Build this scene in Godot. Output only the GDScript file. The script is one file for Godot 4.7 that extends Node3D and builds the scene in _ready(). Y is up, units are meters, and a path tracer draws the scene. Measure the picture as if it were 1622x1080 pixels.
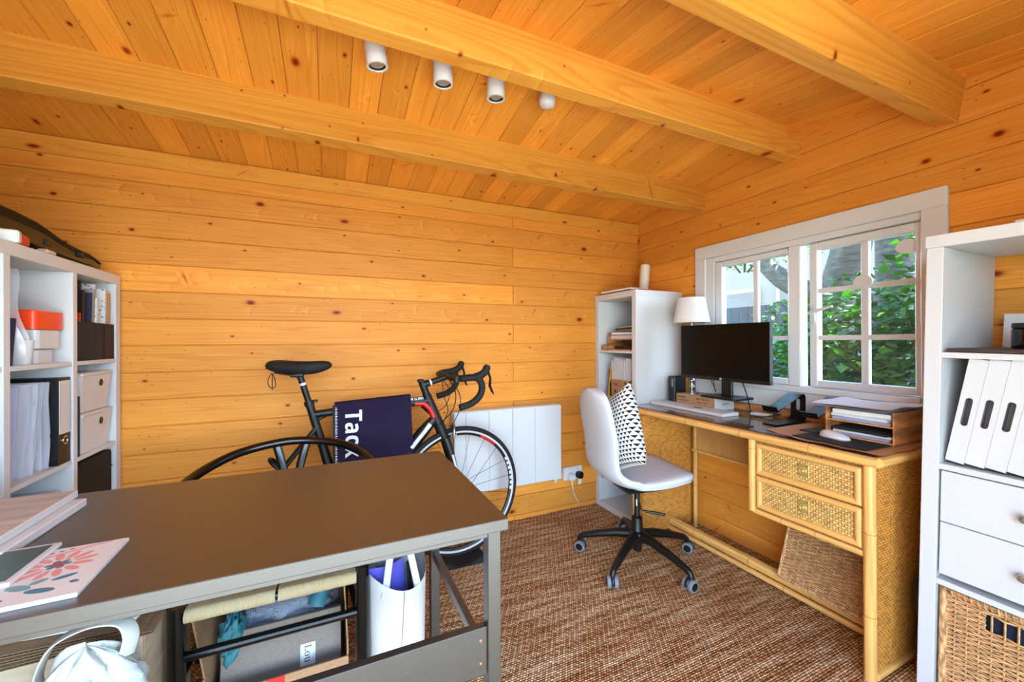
extends Node3D
# A garden office lined with pine boards. x runs along the back wall, y up, z towards the open doors. Metres.

const XL := -3.32        # left wall, inner face
const ZN := 2.62         # door wall, inner face
const RIDGE := 1.095
const EAVES := 2.015
const SLOPE := 0.1495
const F := 0.018         # top of the sisal carpet
const PITCH := 0.1218    # height of a wall board

var M := {}
var taken := {}
var rng := RandomNumberGenerator.new()

class MB:
	var v := PackedVector3Array()
	var n := PackedVector3Array()
	var uv := PackedVector2Array()
	var xf := Transform3D.IDENTITY
	var uvs := Vector2.ONE
	var uvo := Vector2.ZERO
	func tri(a: Vector3, b: Vector3, c: Vector3, na: Vector3, nb: Vector3, nc: Vector3, ua := Vector2.ZERO, ub := Vector2.ZERO, uc := Vector2.ZERO) -> void:
		var f := (a - c).cross(a - b)
		if f.length_squared() < 1e-18:
			return
		var s := f.dot(na + nb + nc)
		var bs := xf.basis
		var flip := bs.determinant() < 0.0
		if (s < 0.0) != flip:
			var t := b; b = c; c = t
			t = nb; nb = nc; nc = t
			var w := ub; ub = uc; uc = w
		v.append(xf * a); v.append(xf * b); v.append(xf * c)
		n.append((bs * na).normalized()); n.append((bs * nb).normalized()); n.append((bs * nc).normalized())
		uv.append(ua * uvs + uvo); uv.append(ub * uvs + uvo); uv.append(uc * uvs + uvo)
	func quad(a: Vector3, b: Vector3, c: Vector3, d: Vector3, nn: Vector3, ua := Vector2.ZERO, ub := Vector2.ZERO, uc := Vector2.ZERO, ud := Vector2.ZERO) -> void:
		tri(a, b, c, nn, nn, nn, ua, ub, uc)
		tri(a, c, d, nn, nn, nn, ua, uc, ud)
	func flat(pts: Array, nn: Vector3) -> void:
		# a flat face; uv in metres, u along the longest side
		var ax := 0
		var a := Vector3(absf(nn.x), absf(nn.y), absf(nn.z))
		if a.y >= a.x and a.y >= a.z: ax = 1
		elif a.z >= a.x: ax = 2
		var us := []
		for p in pts:
			us.append([Vector2(p.z, p.y), Vector2(p.x, p.z), Vector2(p.x, p.y)][ax])
		for i in range(1, pts.size() - 1):
			tri(pts[0], pts[i], pts[i + 1], nn, nn, nn, us[0], us[i], us[i + 1])
	func box(c: Vector3, s: Vector3, bev := 0.0) -> MB:
		var h := s * 0.5
		var b := minf(bev, minf(h.x, minf(h.y, h.z)) * 0.95)
		var i := h - Vector3(b, b, b)
		var P := func(x, y, z): return c + Vector3(x, y, z)
		for sg in [-1.0, 1.0]:
			flat([P.call(sg * h.x, -i.y, -i.z), P.call(sg * h.x, i.y, -i.z), P.call(sg * h.x, i.y, i.z), P.call(sg * h.x, -i.y, i.z)], Vector3(sg, 0, 0))
			flat([P.call(-i.x, sg * h.y, -i.z), P.call(i.x, sg * h.y, -i.z), P.call(i.x, sg * h.y, i.z), P.call(-i.x, sg * h.y, i.z)], Vector3(0, sg, 0))
			flat([P.call(-i.x, -i.y, sg * h.z), P.call(i.x, -i.y, sg * h.z), P.call(i.x, i.y, sg * h.z), P.call(-i.x, i.y, sg * h.z)], Vector3(0, 0, sg))
		if b <= 0.0:
			return self
		for s1 in [-1.0, 1.0]:
			for s2 in [-1.0, 1.0]:
				flat([P.call(-i.x, s1 * h.y, s2 * i.z), P.call(i.x, s1 * h.y, s2 * i.z), P.call(i.x, s1 * i.y, s2 * h.z), P.call(-i.x, s1 * i.y, s2 * h.z)], Vector3(0, s1, s2).normalized())
				flat([P.call(s1 * h.x, -i.y, s2 * i.z), P.call(s1 * h.x, i.y, s2 * i.z), P.call(s1 * i.x, i.y, s2 * h.z), P.call(s1 * i.x, -i.y, s2 * h.z)], Vector3(s1, 0, s2).normalized())
				flat([P.call(s1 * h.x, s2 * i.y, -i.z), P.call(s1 * h.x, s2 * i.y, i.z), P.call(s1 * i.x, s2 * h.y, i.z), P.call(s1 * i.x, s2 * h.y, -i.z)], Vector3(s1, s2, 0).normalized())
				for s3 in [-1.0, 1.0]:
					flat([P.call(s1 * h.x, s2 * i.y, s3 * i.z), P.call(s1 * i.x, s2 * h.y, s3 * i.z), P.call(s1 * i.x, s2 * i.y, s3 * h.z)], Vector3(s1, s2, s3).normalized())
		return self
	func span(lo: Vector3, hi: Vector3, bev := 0.0) -> MB:
		return box((lo + hi) * 0.5, (hi - lo).abs(), bev)
	func prism(poly: PackedVector2Array, z0: float, z1: float, bev := 0.0) -> MB:
		# a polygon in xy pushed out from z0 to z1; its z1 face is bevelled
		var p := poly.duplicate()
		if Geometry2D.is_polygon_clockwise(p):
			p.reverse()
		var m := p.size()
		var q := PackedVector2Array()
		for i in m:
			if bev <= 0.0:
				q.append(p[i])
				continue
			var d0 := (p[i] - p[(i + m - 1) % m]).normalized()
			var d1 := (p[(i + 1) % m] - p[i]).normalized()
			var n0 := Vector2(-d0.y, d0.x)
			var n1 := Vector2(-d1.y, d1.x)
			var k := 1.0 + n0.dot(n1)
			q.append(p[i] + (n0 + n1) * (bev / maxf(k, 0.3)))
		var zb := z1 - bev * signf(z1 - z0)
		var sg := signf(z1 - z0)
		for i in m:
			var j := (i + 1) % m
			var d := (p[j] - p[i]).normalized()
			var nn := Vector3(d.y, -d.x, 0)
			var l := p[i].distance_to(p[j])
			quad(Vector3(p[i].x, p[i].y, z0), Vector3(p[j].x, p[j].y, z0), Vector3(p[j].x, p[j].y, zb), Vector3(p[i].x, p[i].y, zb), nn, Vector2(0, 0), Vector2(l, 0), Vector2(l, absf(zb - z0)), Vector2(0, absf(zb - z0)))
			if bev > 0.0:
				quad(Vector3(p[i].x, p[i].y, zb), Vector3(p[j].x, p[j].y, zb), Vector3(q[j].x, q[j].y, z1), Vector3(q[i].x, q[i].y, z1), (nn + Vector3(0, 0, sg)).normalized(), p[i], p[j], q[j], q[i])
		var t := Geometry2D.triangulate_polygon(p)
		for i in range(0, t.size(), 3):
			tri(Vector3(p[t[i]].x, p[t[i]].y, z0), Vector3(p[t[i + 1]].x, p[t[i + 1]].y, z0), Vector3(p[t[i + 2]].x, p[t[i + 2]].y, z0), Vector3(0, 0, -sg), Vector3(0, 0, -sg), Vector3(0, 0, -sg), p[t[i]], p[t[i + 1]], p[t[i + 2]])
			tri(Vector3(q[t[i]].x, q[t[i]].y, z1), Vector3(q[t[i + 1]].x, q[t[i + 1]].y, z1), Vector3(q[t[i + 2]].x, q[t[i + 2]].y, z1), Vector3(0, 0, sg), Vector3(0, 0, sg), Vector3(0, 0, sg), q[t[i]], q[t[i + 1]], q[t[i + 2]])
		return self
	func tube(pts: Array, rad, sides := 10, closed := false, squash := 1.0) -> MB:
		# a round bar along points; rad is a number or one for each point; squash flattens it along its second axis
		var m := pts.size()
		var ring := []
		var nor := []
		var up := Vector3.UP
		var t0: Vector3 = (pts[1] - pts[0]).normalized()
		if absf(t0.dot(up)) > 0.9:
			up = Vector3.RIGHT
		var length := 0.0
		var ls := []
		for i in m:
			var a: Vector3 = pts[(i - 1 + m) % m] if (closed or i > 0) else pts[i]
			var b: Vector3 = pts[(i + 1) % m] if (closed or i < m - 1) else pts[i]
			var t := (b - a).normalized()
			var x := up.cross(t).normalized()
			up = t.cross(x).normalized()
			var r: float = rad[i] if rad is Array else rad
			if i > 0:
				length += pts[i].distance_to(pts[i - 1])
			ls.append(length)
			var row := []
			var nrow := []
			for k in sides + 1:
				var ang := TAU * k / sides
				var d := x * cos(ang) + up * sin(ang) * squash
				row.append(pts[i] + d * r)
				nrow.append((x * cos(ang) * squash + up * sin(ang)).normalized())
			ring.append(row)
			nor.append(nrow)
		var last := m if closed else m - 1
		for i in last:
			var j := (i + 1) % m
			for k in sides:
				var u0 := float(k) / sides
				var u1 := float(k + 1) / sides
				tri(ring[i][k], ring[i][k + 1], ring[j][k + 1], nor[i][k], nor[i][k + 1], nor[j][k + 1], Vector2(ls[i], u0), Vector2(ls[i], u1), Vector2(ls[j], u1))
				tri(ring[i][k], ring[j][k + 1], ring[j][k], nor[i][k], nor[j][k + 1], nor[j][k], Vector2(ls[i], u0), Vector2(ls[j], u1), Vector2(ls[j], u0))
		if not closed:
			for e in [0, m - 1]:
				var nn: Vector3 = (pts[0] - pts[1]).normalized() if e == 0 else (pts[m - 1] - pts[m - 2]).normalized()
				for k in sides:
					tri(pts[e], ring[e][k], ring[e][k + 1], nn, nn, nn)
		return self
	func lathe(prof: Array, seg := 24) -> MB:
		# (radius, y) pairs turned round the y axis
		var nrm := []
		for i in prof.size():
			var a: Vector2 = prof[maxi(i - 1, 0)]
			var b: Vector2 = prof[mini(i + 1, prof.size() - 1)]
			var d := (b - a).normalized()
			nrm.append(Vector2(d.y, -d.x))
		for i in prof.size() - 1:
			var a: Vector2 = prof[i]
			var b: Vector2 = prof[i + 1]
			var na: Vector2 = nrm[i]
			var nb: Vector2 = nrm[i + 1]
			var fd := (b - a).normalized()
			var fn := Vector2(fd.y, -fd.x)
			if na.dot(fn) < 0.8: na = fn
			if nb.dot(fn) < 0.8: nb = fn
			for k in seg:
				var c0 := cos(TAU * k / seg); var s0 := sin(TAU * k / seg)
				var c1 := cos(TAU * (k + 1) / seg); var s1 := sin(TAU * (k + 1) / seg)
				var u0 := float(k) / seg; var u1 := float(k + 1) / seg
				var A := Vector3(a.x * c0, a.y, a.x * s0); var B := Vector3(a.x * c1, a.y, a.x * s1)
				var C := Vector3(b.x * c1, b.y, b.x * s1); var D := Vector3(b.x * c0, b.y, b.x * s0)
				var NA := Vector3(na.x * c0, na.y, na.x * s0); var NB := Vector3(na.x * c1, na.y, na.x * s1)
				var NC := Vector3(nb.x * c1, nb.y, nb.x * s1); var ND := Vector3(nb.x * c0, nb.y, nb.x * s0)
				tri(A, B, C, NA, NB, NC, Vector2(u0, a.y), Vector2(u1, a.y), Vector2(u1, b.y))
				tri(A, C, D, NA, NC, ND, Vector2(u0, a.y), Vector2(u1, b.y), Vector2(u0, b.y))
		return self
	func sheet(nu: int, nv: int, f: Callable, outward := 1.0) -> MB:
		# f(u, v) in 0..1 gives a point; normals come from the neighbours
		var P := []
		for i in nu + 1:
			var row := []
			for j in nv + 1:
				row.append(f.call(float(i) / nu, float(j) / nv))
			P.append(row)
		var N := []
		for i in nu + 1:
			var row := []
			for j in nv + 1:
				var du: Vector3 = P[mini(i + 1, nu)][j] - P[maxi(i - 1, 0)][j]
				var dv: Vector3 = P[i][mini(j + 1, nv)] - P[i][maxi(j - 1, 0)]
				var c := du.cross(dv)
				row.append(c.normalized() * outward if c.length() > 1e-9 else Vector3.UP)
			N.append(row)
		for i in nu:
			for j in nv:
				var a := Vector2(float(i) / nu, float(j) / nv)
				var d := Vector2(float(i + 1) / nu, float(j + 1) / nv)
				tri(P[i][j], P[i + 1][j], P[i + 1][j + 1], N[i][j], N[i + 1][j], N[i + 1][j + 1], a, Vector2(d.x, a.y), d)
				tri(P[i][j], P[i + 1][j + 1], P[i][j + 1], N[i][j], N[i + 1][j + 1], N[i][j + 1], a, d, Vector2(a.x, d.y))
		return self
	func mesh() -> ArrayMesh:
		var arr := []
		arr.resize(Mesh.ARRAY_MAX)
		arr[Mesh.ARRAY_VERTEX] = v
		arr[Mesh.ARRAY_NORMAL] = n
		arr[Mesh.ARRAY_TEX_UV] = uv
		var am := ArrayMesh.new()
		am.add_surface_from_arrays(Mesh.PRIMITIVE_TRIANGLES, arr)
		return am

func mb(t := Transform3D.IDENTITY) -> MB:
	var b := MB.new()
	b.xf = t
	return b

func at(pos: Vector3, rx := 0.0, ry := 0.0, rz := 0.0) -> Transform3D:
	return Transform3D(Basis.from_euler(Vector3(deg_to_rad(rx), deg_to_rad(ry), deg_to_rad(rz))), pos)

func numbered(s: String) -> String:
	if not taken.has(s):
		taken[s] = 0
		return s
	taken[s] += 1
	return "%s_%03d" % [s, taken[s]]

func obj(called: String, what, m: Material, parent: Node, at_pos := Vector3.ZERO) -> MeshInstance3D:
	var o := MeshInstance3D.new()
	o.mesh = what.mesh() if what is MB else what
	o.material_override = null
	if o.mesh is PrimitiveMesh:
		o.mesh.material = m
	else:
		o.mesh.surface_set_material(0, m)
	o.name = called
	o.position = at_pos
	parent.add_child(o, true)
	return o

func copy_of(mesh: Mesh, called: String, parent: Node, t: Transform3D) -> MeshInstance3D:
	var o := MeshInstance3D.new()
	o.mesh = mesh
	o.name = called
	o.transform = t
	parent.add_child(o, true)
	return o

func thing(called: String, label: String, category: String, t := Transform3D.IDENTITY, group := "") -> Node3D:
	var o := Node3D.new()
	o.name = numbered(called)
	add_child(o)
	o.transform = t
	o.set_meta("label", label)
	o.set_meta("category", category)
	if group != "":
		o.set_meta("group", group)
	return o

func one(called: String, label: String, category: String, what, m: Material, t := Transform3D.IDENTITY, group := "") -> MeshInstance3D:
	var o := obj(numbered(called), what, m, self)
	o.transform = t
	o.set_meta("label", label)
	o.set_meta("category", category)
	if group != "":
		o.set_meta("group", group)
	return o

func setting(called: String) -> Node3D:
	var o := Node3D.new()
	o.name = called
	add_child(o)
	o.set_meta("kind", "structure")
	return o

func mat(c: Color, rough := 0.5, metal := 0.0, spec := 0.5) -> StandardMaterial3D:
	var m := StandardMaterial3D.new()
	m.albedo_color = c
	m.roughness = rough
	m.metallic = metal
	m.metallic_specular = spec
	return m

func rgb(r: int, g: int, b: int) -> Color:
	return Color(r / 255.0, g / 255.0, b / 255.0)

func tex(img: Image) -> ImageTexture:
	return ImageTexture.create_from_image(img)

func arc(c: Vector3, a: Vector3, b: Vector3, d0: float, d1: float, steps: int) -> Array:
	# points c + a cos + b sin from d0 to d1 degrees
	var out := []
	for i in steps + 1:
		var t := deg_to_rad(lerpf(d0, d1, float(i) / steps))
		out.append(c + a * cos(t) + b * sin(t))
	return out

func smooth(pts: Array, per := 6) -> Array:
	# a Catmull-Rom line through points
	var out := []
	for i in pts.size() - 1:
		var p0 = pts[maxi(i - 1, 0)]
		var p1 = pts[i]
		var p2 = pts[i + 1]
		var p3 = pts[mini(i + 2, pts.size() - 1)]
		for k in per:
			var t := float(k) / per
			out.append(0.5 * ((2.0 * p1) + (p2 - p0) * t + (2.0 * p0 - 5.0 * p1 + 4.0 * p2 - p3) * t * t + (3.0 * p1 - p0 - 3.0 * p2 + p3) * t * t * t))
	out.append(pts[-1])
	return out

func text(s: String, height: float, m: Material, parent: Node, t: Transform3D, bold := true, serif := false, called := "lettering") -> MeshInstance3D:
	var tm := TextMesh.new()
	tm.text = s
	var f := SystemFont.new()
	f.font_names = PackedStringArray(["Droid Serif" if serif else "Droid Sans"])
	f.font_weight = 700 if bold else 400
	tm.font = f
	tm.font_size = 64
	tm.pixel_size = height / 46.0
	tm.depth = 0.0006
	tm.material = m
	var o := MeshInstance3D.new()
	o.mesh = tm
	o.name = called
	o.transform = t
	parent.add_child(o, true)
	return o

func rounded(w: float, h: float, r: float, seg := 5, cx := 0.0, cy := 0.0) -> PackedVector2Array:
	var p := PackedVector2Array()
	var rr := minf(r, minf(w, h) * 0.5 - 1e-4)
	for k in 4:
		var sx := 1.0 if k in [0, 3] else -1.0
		var sy := 1.0 if k < 2 else -1.0
		for i in seg + 1:
			var a := PI * 0.5 * (k + float(i) / seg)
			p.append(Vector2(cx + sx * (w * 0.5 - rr) + rr * cos(a), cy + sy * (h * 0.5 - rr) + rr * sin(a)))
	return p

func ceil_y(z: float) -> float:
	return EAVES + SLOPE * z if z < RIDGE else EAVES + SLOPE * (2.0 * RIDGE - z)

# ---------------------------------------------------------------- textures and materials
func noise_bytes(w: int, h: int, gw: int, gh: int, freq: float, seed_: int, octaves := 3, seamless := false) -> PackedByteArray:
	# noise drawn at gw x gh and stretched to w x h
	var fn := FastNoiseLite.new()
	fn.seed = seed_
	fn.frequency = freq
	fn.fractal_octaves = octaves
	var im := fn.get_seamless_image(gw, gh, false, false, 0.15, true) if seamless else fn.get_image(gw, gh, false, false, true)
	im.convert(Image.FORMAT_L8)
	if gw != w or gh != h:
		im.resize(w, h, Image.INTERPOLATE_CUBIC)
	return im.get_data()

func pine_texture() -> Image:
	# eight boards, each a strip 128 high: growth rings bent round knots
	var W := 1280
	var H := 1024
	var a := noise_bytes(W, H, 80, H, 0.013, 5, 2)
	var b := noise_bytes(W, H, 40, H, 0.16, 9, 3)
	var c := noise_bytes(W, H, W / 4, H / 4, 0.03, 21, 2)
	var disp := PackedFloat32Array(); disp.resize(W * H)
	var core := PackedFloat32Array(); core.resize(W * H)
	var r := RandomNumberGenerator.new()
	r.seed = 77
	for k in 8:
		var many: int = [5, 9, 6, 12, 7, 5, 10, 8][k]
		for q in many:
			var kx := int((q + r.randf_range(0.15, 0.85)) * W / many)
			var ky := k * 128 + int(r.randf_range(22, 106))
			var big := r.randf() < 0.22
			var rx := r.randf_range(4.2, 6.6) if big else r.randf_range(1.3, 2.9)
			var ry := rx * r.randf_range(1.2, 1.9)
			var spread := r.randf() < 0.09   # a spike knot: a long dark streak across the board
			if spread:
				ry = r.randf_range(14, 26); rx = 1.8
			for y in range(maxi(k * 128, ky - int(ry * 6)), mini(k * 128 + 128, ky + int(ry * 6))):
				var dy := float(y - ky)
				for x in range(kx - int(rx * 11), kx + int(rx * 11)):
					var xx := (x + W) % W
					var dx := float(x - kx)
					if spread: dx += dy * (0.3 if q % 2 == 0 else -0.15)
					var i := y * W + xx
					var fall := exp(-dx * dx / (rx * rx * 18.0) - absf(dy) / (ry * 1.9))
					disp[i] += (1.0 if dy > 0 else -1.0) * fall * ry * 0.9
					var e := dx * dx / (rx * rx) + dy * dy / (ry * ry)
					if e < 9.0:
						var w := 1.0 / (1.0 + pow(e, 2.2)) if not spread else 0.34 / (1.0 + e * e)
						core[i] = maxf(core[i], w)
	# pin knots, and curly figure across two of the boards
	for q in 190:
		var px := r.randi_range(2, W - 3)
		var py := r.randi_range(6, H - 7)
		for y in range(py - 1, py + 2):
			for x in range(px - 1, px + 2):
				core[y * W + x] = maxf(core[y * W + x], 0.55 if x == px or y == py else 0.3)
	var curl := PackedFloat32Array(); curl.resize(W * H)
	for k: int in [1, 5]:
		for q in 26:
			var cx := (q + r.randf_range(0.1, 0.9)) * W / 26.0
			var y0: int = k * 128 + r.randi_range(4, 50)
			var y1: int = y0 + r.randi_range(34, 70)
			var lean := r.randf_range(-0.25, 0.25)
			var amp := r.randf_range(0.25, 0.9)
			for y in range(y0, mini(y1, k * 128 + 127)):
				var fade := sin(PI * float(y - y0) / (y1 - y0))
				for x in range(int(cx) - 14, int(cx) + 26):
					var dx := x - cx - lean * (y - y0) - 5.0 * fade
					var s := exp(-dx * 0.13) if dx > 0.0 else -exp(dx * 0.45) * 1.2
					curl[y * W + (x + W) % W] += s * amp * fade
	var lut := PackedFloat32Array(); lut.resize(256)
	for i in 256:
		var t := i / 256.0
		lut[i] = pow(t, 3.0) if t < 0.86 else pow(0.86, 3.0) * (1.0 - (t - 0.86) / 0.14)
	var out := PackedByteArray(); out.resize(W * H * 3)
	var spacing := [0.085, 0.06, 0.11, 0.075, 0.13, 0.07, 0.095, 0.055]
	var tone := [1.0, 0.95, 1.03, 0.97, 0.92, 1.04, 0.98, 0.94]
	for y in H:
		var k := y / 128
		var sp: float = spacing[k]
		var tn: float = tone[k]
		for x in W:
			var i := y * W + x
			var v := (y + disp[i]) * sp + a[i] * 0.028
			var ring := lut[int(v * 256.0) & 255]
			var s := (b[i] - 128) * 0.0011 + (c[i] - 128) * 0.00055
			var d := ring * 0.72 - s * 1.4 - curl[i] * 0.55
			var q := core[i]
			var halo := q * (1.0 - q) * 1.1
			var R := (0.925 - 0.115 * d) * tn - 0.42 * q + halo * 0.01
			var G := (0.705 - 0.185 * d) * tn - 0.50 * q - halo * 0.13
			var B := (0.435 - 0.185 * d) * tn - 0.39 * q - halo * 0.20
			var j := i * 3
			out[j] = clampi(int(R * 255.0), 0, 255)
			out[j + 1] = clampi(int(G * 255.0), 0, 255)
			out[j + 2] = clampi(int(B * 255.0), 0, 255)
	return Image.create_from_data(W, H, false, Image.FORMAT_RGB8, out)

func sisal_textures() -> Array:
	# ribs of rough cord running along x, flecked and banded; second picture is the relief
	var W := 1024
	var H := 1024
	var fleck := noise_bytes(W, H, 512, 1024, 0.35, 31, 2, true)
	var band := noise_bytes(W, H, 16, 256, 0.11, 33, 3, true)
	var band2 := noise_bytes(W, H, 32, 1024, 0.3, 35, 2, true)
	var col := PackedByteArray(); col.resize(W * H * 3)
	var rel := PackedByteArray(); rel.resize(W * H)
	for y in H:
		var row := y / 12
		var ry := absf(sin(PI * (y % 12) / 12.0))
		for x in W:
			var i := y * W + x
			var xo := x + (8 if row % 2 == 1 else 0) + W
			var cell := (xo / 16) * 7919 + row * 104729
			var rnd := float((cell * 2654435761) & 1023) / 1023.0 - 0.5
			var knot := absf(sin(PI * (xo % 16) / 16.0))
			var hgt := ry * (0.15 + 0.85 * knot)
			var f := (fleck[i] - 128) / 128.0
			var bd := (band[i] - 128) / 128.0 + (band2[i] - 128) / 170.0
			var lum := 0.74 + 0.30 * f + 0.16 * bd + 0.52 * (hgt - 0.5) + 0.34 * rnd
			var warm := clampf(0.45 - 0.7 * bd - 0.5 * rnd - 0.6 * (hgt - 0.5), 0.0, 1.0)
			var j := i * 3
			col[j] = clampi(int(255.0 * lum * lerpf(1.0, 0.98, warm)), 0, 255)
			col[j + 1] = clampi(int(255.0 * lum * lerpf(0.86, 0.66, warm)), 0, 255)
			col[j + 2] = clampi(int(255.0 * lum * lerpf(0.74, 0.42, warm)), 0, 255)
			rel[i] = clampi(int(255.0 * clampf(hgt * 0.8 + 0.2 * f, 0, 1)), 0, 255)
	return [Image.create_from_data(W, H, false, Image.FORMAT_RGB8, col), Image.create_from_data(W, H, false, Image.FORMAT_L8, rel)]

func cane_textures() -> Array:
	# close basket weave of rattan peel: strands over and under, some darker; one tile is 24 cm
	var W := 512
	var H := 512
	var nz := noise_bytes(W, H, 512, 512, 0.06, 41, 2)
	var streak := noise_bytes(W, H, 32, 512, 0.5, 43, 2)
	var col := PackedByteArray(); col.resize(W * H * 3)
	var rel := PackedByteArray(); rel.resize(W * H)
	for y in H:
		for x in W:
			var i := y * W + x
			var cx := x / 8
			var cy := y / 8
			var fx := (x % 8) / 8.0
			var fy := (y % 8) / 8.0
			var over := (cx + cy) % 2 == 0
			var px := sin(PI * fx)
			var py := sin(PI * fy)
			var hgt := py * (0.55 + 0.45 * px) if over else px * (0.35 + 0.45 * py)
			var s := (streak[(cy * 8 % H) * W + x] - 128) / 128.0
			var v := 0.74 + 0.04 * (nz[i] - 128) / 128.0 + 0.16 * minf(s, 0.2) + (0.07 if over else -0.04)
			var gap := 1.0 if hgt > 0.24 else 0.55
			var j := i * 3
			col[j] = clampi(int(255.0 * v * gap * 1.15), 0, 255)
			col[j + 1] = clampi(int(255.0 * v * gap * 0.97), 0, 255)
			col[j + 2] = clampi(int(255.0 * v * gap * 0.66), 0, 255)
			rel[i] = clampi(int(255.0 * hgt), 0, 255)
	return [Image.create_from_data(W, H, false, Image.FORMAT_RGB8, col), Image.create_from_data(W, H, false, Image.FORMAT_L8, rel)]

func streaks(w: int, h: int, base: Color, amp: float, seed_: int, gw := 32, freq := 0.3) -> Image:
	# fine grain along u over a flat colour
	var nz := noise_bytes(w, h, gw, h, freq, seed_, 3)
	var out := PackedByteArray(); out.resize(w * h * 3)
	for i in w * h:
		var k := 1.0 + amp * (nz[i] - 128) / 128.0
		out[i * 3] = clampi(int(base.r * k * 255.0), 0, 255)
		out[i * 3 + 1] = clampi(int(base.g * k * 255.0), 0, 255)
		out[i * 3 + 2] = clampi(int(base.b * k * 255.0), 0, 255)
	return Image.create_from_data(w, h, false, Image.FORMAT_RGB8, out)

func triangles_texture() -> Image:
	# black triangles in staggered rows on off-white cotton
	var W := 512
	var im := Image.create(W, W, false, Image.FORMAT_RGB8)
	im.fill(Color(0.85, 0.845, 0.83))
	var n := 20
	var c := float(W) / n
	for r in n:
		for q in n + 1:
			var x0 := (q - (0.5 if r % 2 == 1 else 0.0)) * c
			for y in range(int(c * 0.16), int(c * 0.86)):
				var t := (y - c * 0.16) / (c * 0.70)
				var half := c * 0.44 * t
				for x in range(int(x0 + c * 0.5 - half), int(x0 + c * 0.5 + half) + 1):
					if x >= 0 and x < W:
						im.set_pixel(x, int(r * c) + y if int(r * c) + y < W else W - 1, Color(0.10, 0.10, 0.115))
	return im

func blot(im: Image, cx: float, cy: float, rx: float, ry: float, turn: float, c: Color) -> void:
	var R := maxf(rx, ry)
	var ct := cos(turn); var st := sin(turn)
	for y in range(maxi(0, int(cy - R)), mini(im.get_height(), int(cy + R) + 1)):
		for x in range(maxi(0, int(cx - R)), mini(im.get_width(), int(cx + R) + 1)):
			var u := (x - cx) * ct + (y - cy) * st
			var w := -(x - cx) * st + (y - cy) * ct
			if u * u / (rx * rx) + w * w / (ry * ry) < 1.0:
				im.set_pixel(x, y, c)

func flower_tile_texture() -> Image:
	# painted tile: pink flower heads, blue leaves, red centres on white
	var W := 256
	var im := Image.create(W, W, false, Image.FORMAT_RGB8)
	im.fill(Color(0.84, 0.83, 0.81))
	var pink := Color(0.86, 0.55, 0.54)
	var blue := Color(0.24, 0.46, 0.55)
	var teal := Color(0.42, 0.60, 0.60)
	var red := Color(0.72, 0.26, 0.22)
	for f in [Vector3(165, 95, 1.0), Vector3(20, 30, 0.9)]:
		for k in 12:
			var a := TAU * k / 12.0 + 0.2
			blot(im, f.x + cos(a) * 46 * f.z, f.y + sin(a) * 46 * f.z, 20 * f.z, 8 * f.z, a, pink)
		for k in 6:
			var a := TAU * k / 6.0
			blot(im, f.x + cos(a) * 14, f.y + sin(a) * 14, 9, 7, a, blue)
		blot(im, f.x, f.y, 13, 10, 0, red)
	for k in 6:
		var a := 2.3 + k * 0.28
		blot(im, 95 + cos(a) * 38, 150 + sin(a) * 38, 22, 7, a, pink)
	blot(im, 118, 140, 12, 12, 0, pink)
	blot(im, 140, 185, 26, 11, 0.5, teal)
	blot(im, 165, 170, 15, 9, -0.7, teal)
	blot(im, 205, 168, 20, 8, -0.4, blue)
	blot(im, 185, 215, 27, 10, 0.3, blue)
	blot(im, 110, 228, 30, 9, 0.1, blue)
	blot(im, 45, 238, 30, 8, 0.0, blue)
	blot(im, 232, 200, 9, 6, 0.5, blue)
	for k in 7:
		blot(im, 60 + k * 16, 42 - k * 5, 5, 4, 0, red if k % 2 == 0 else blue)
	for k in 24:
		blot(im, 40 + k * 8, 75 - k * 3.2, 7, 4, -0.4, pink)
	return im

func bumped(m: StandardMaterial3D, relief: Texture2D, cm: float) -> StandardMaterial3D:
	m.heightmap_enabled = true
	m.heightmap_texture = relief
	m.heightmap_scale = cm
	return m

func noise_tex(w: int, freq: float, seed_: int, octaves := 3) -> ImageTexture:
	return tex(Image.create_from_data(w, w, false, Image.FORMAT_L8, noise_bytes(w, w, w, w, freq, seed_, octaves)))

func triplanar(m: StandardMaterial3D, per_metre: float, world := false) -> StandardMaterial3D:
	m.uv1_triplanar = true
	m.uv1_world_triplanar = world
	m.uv1_scale = Vector3.ONE * per_metre
	return m

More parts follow.
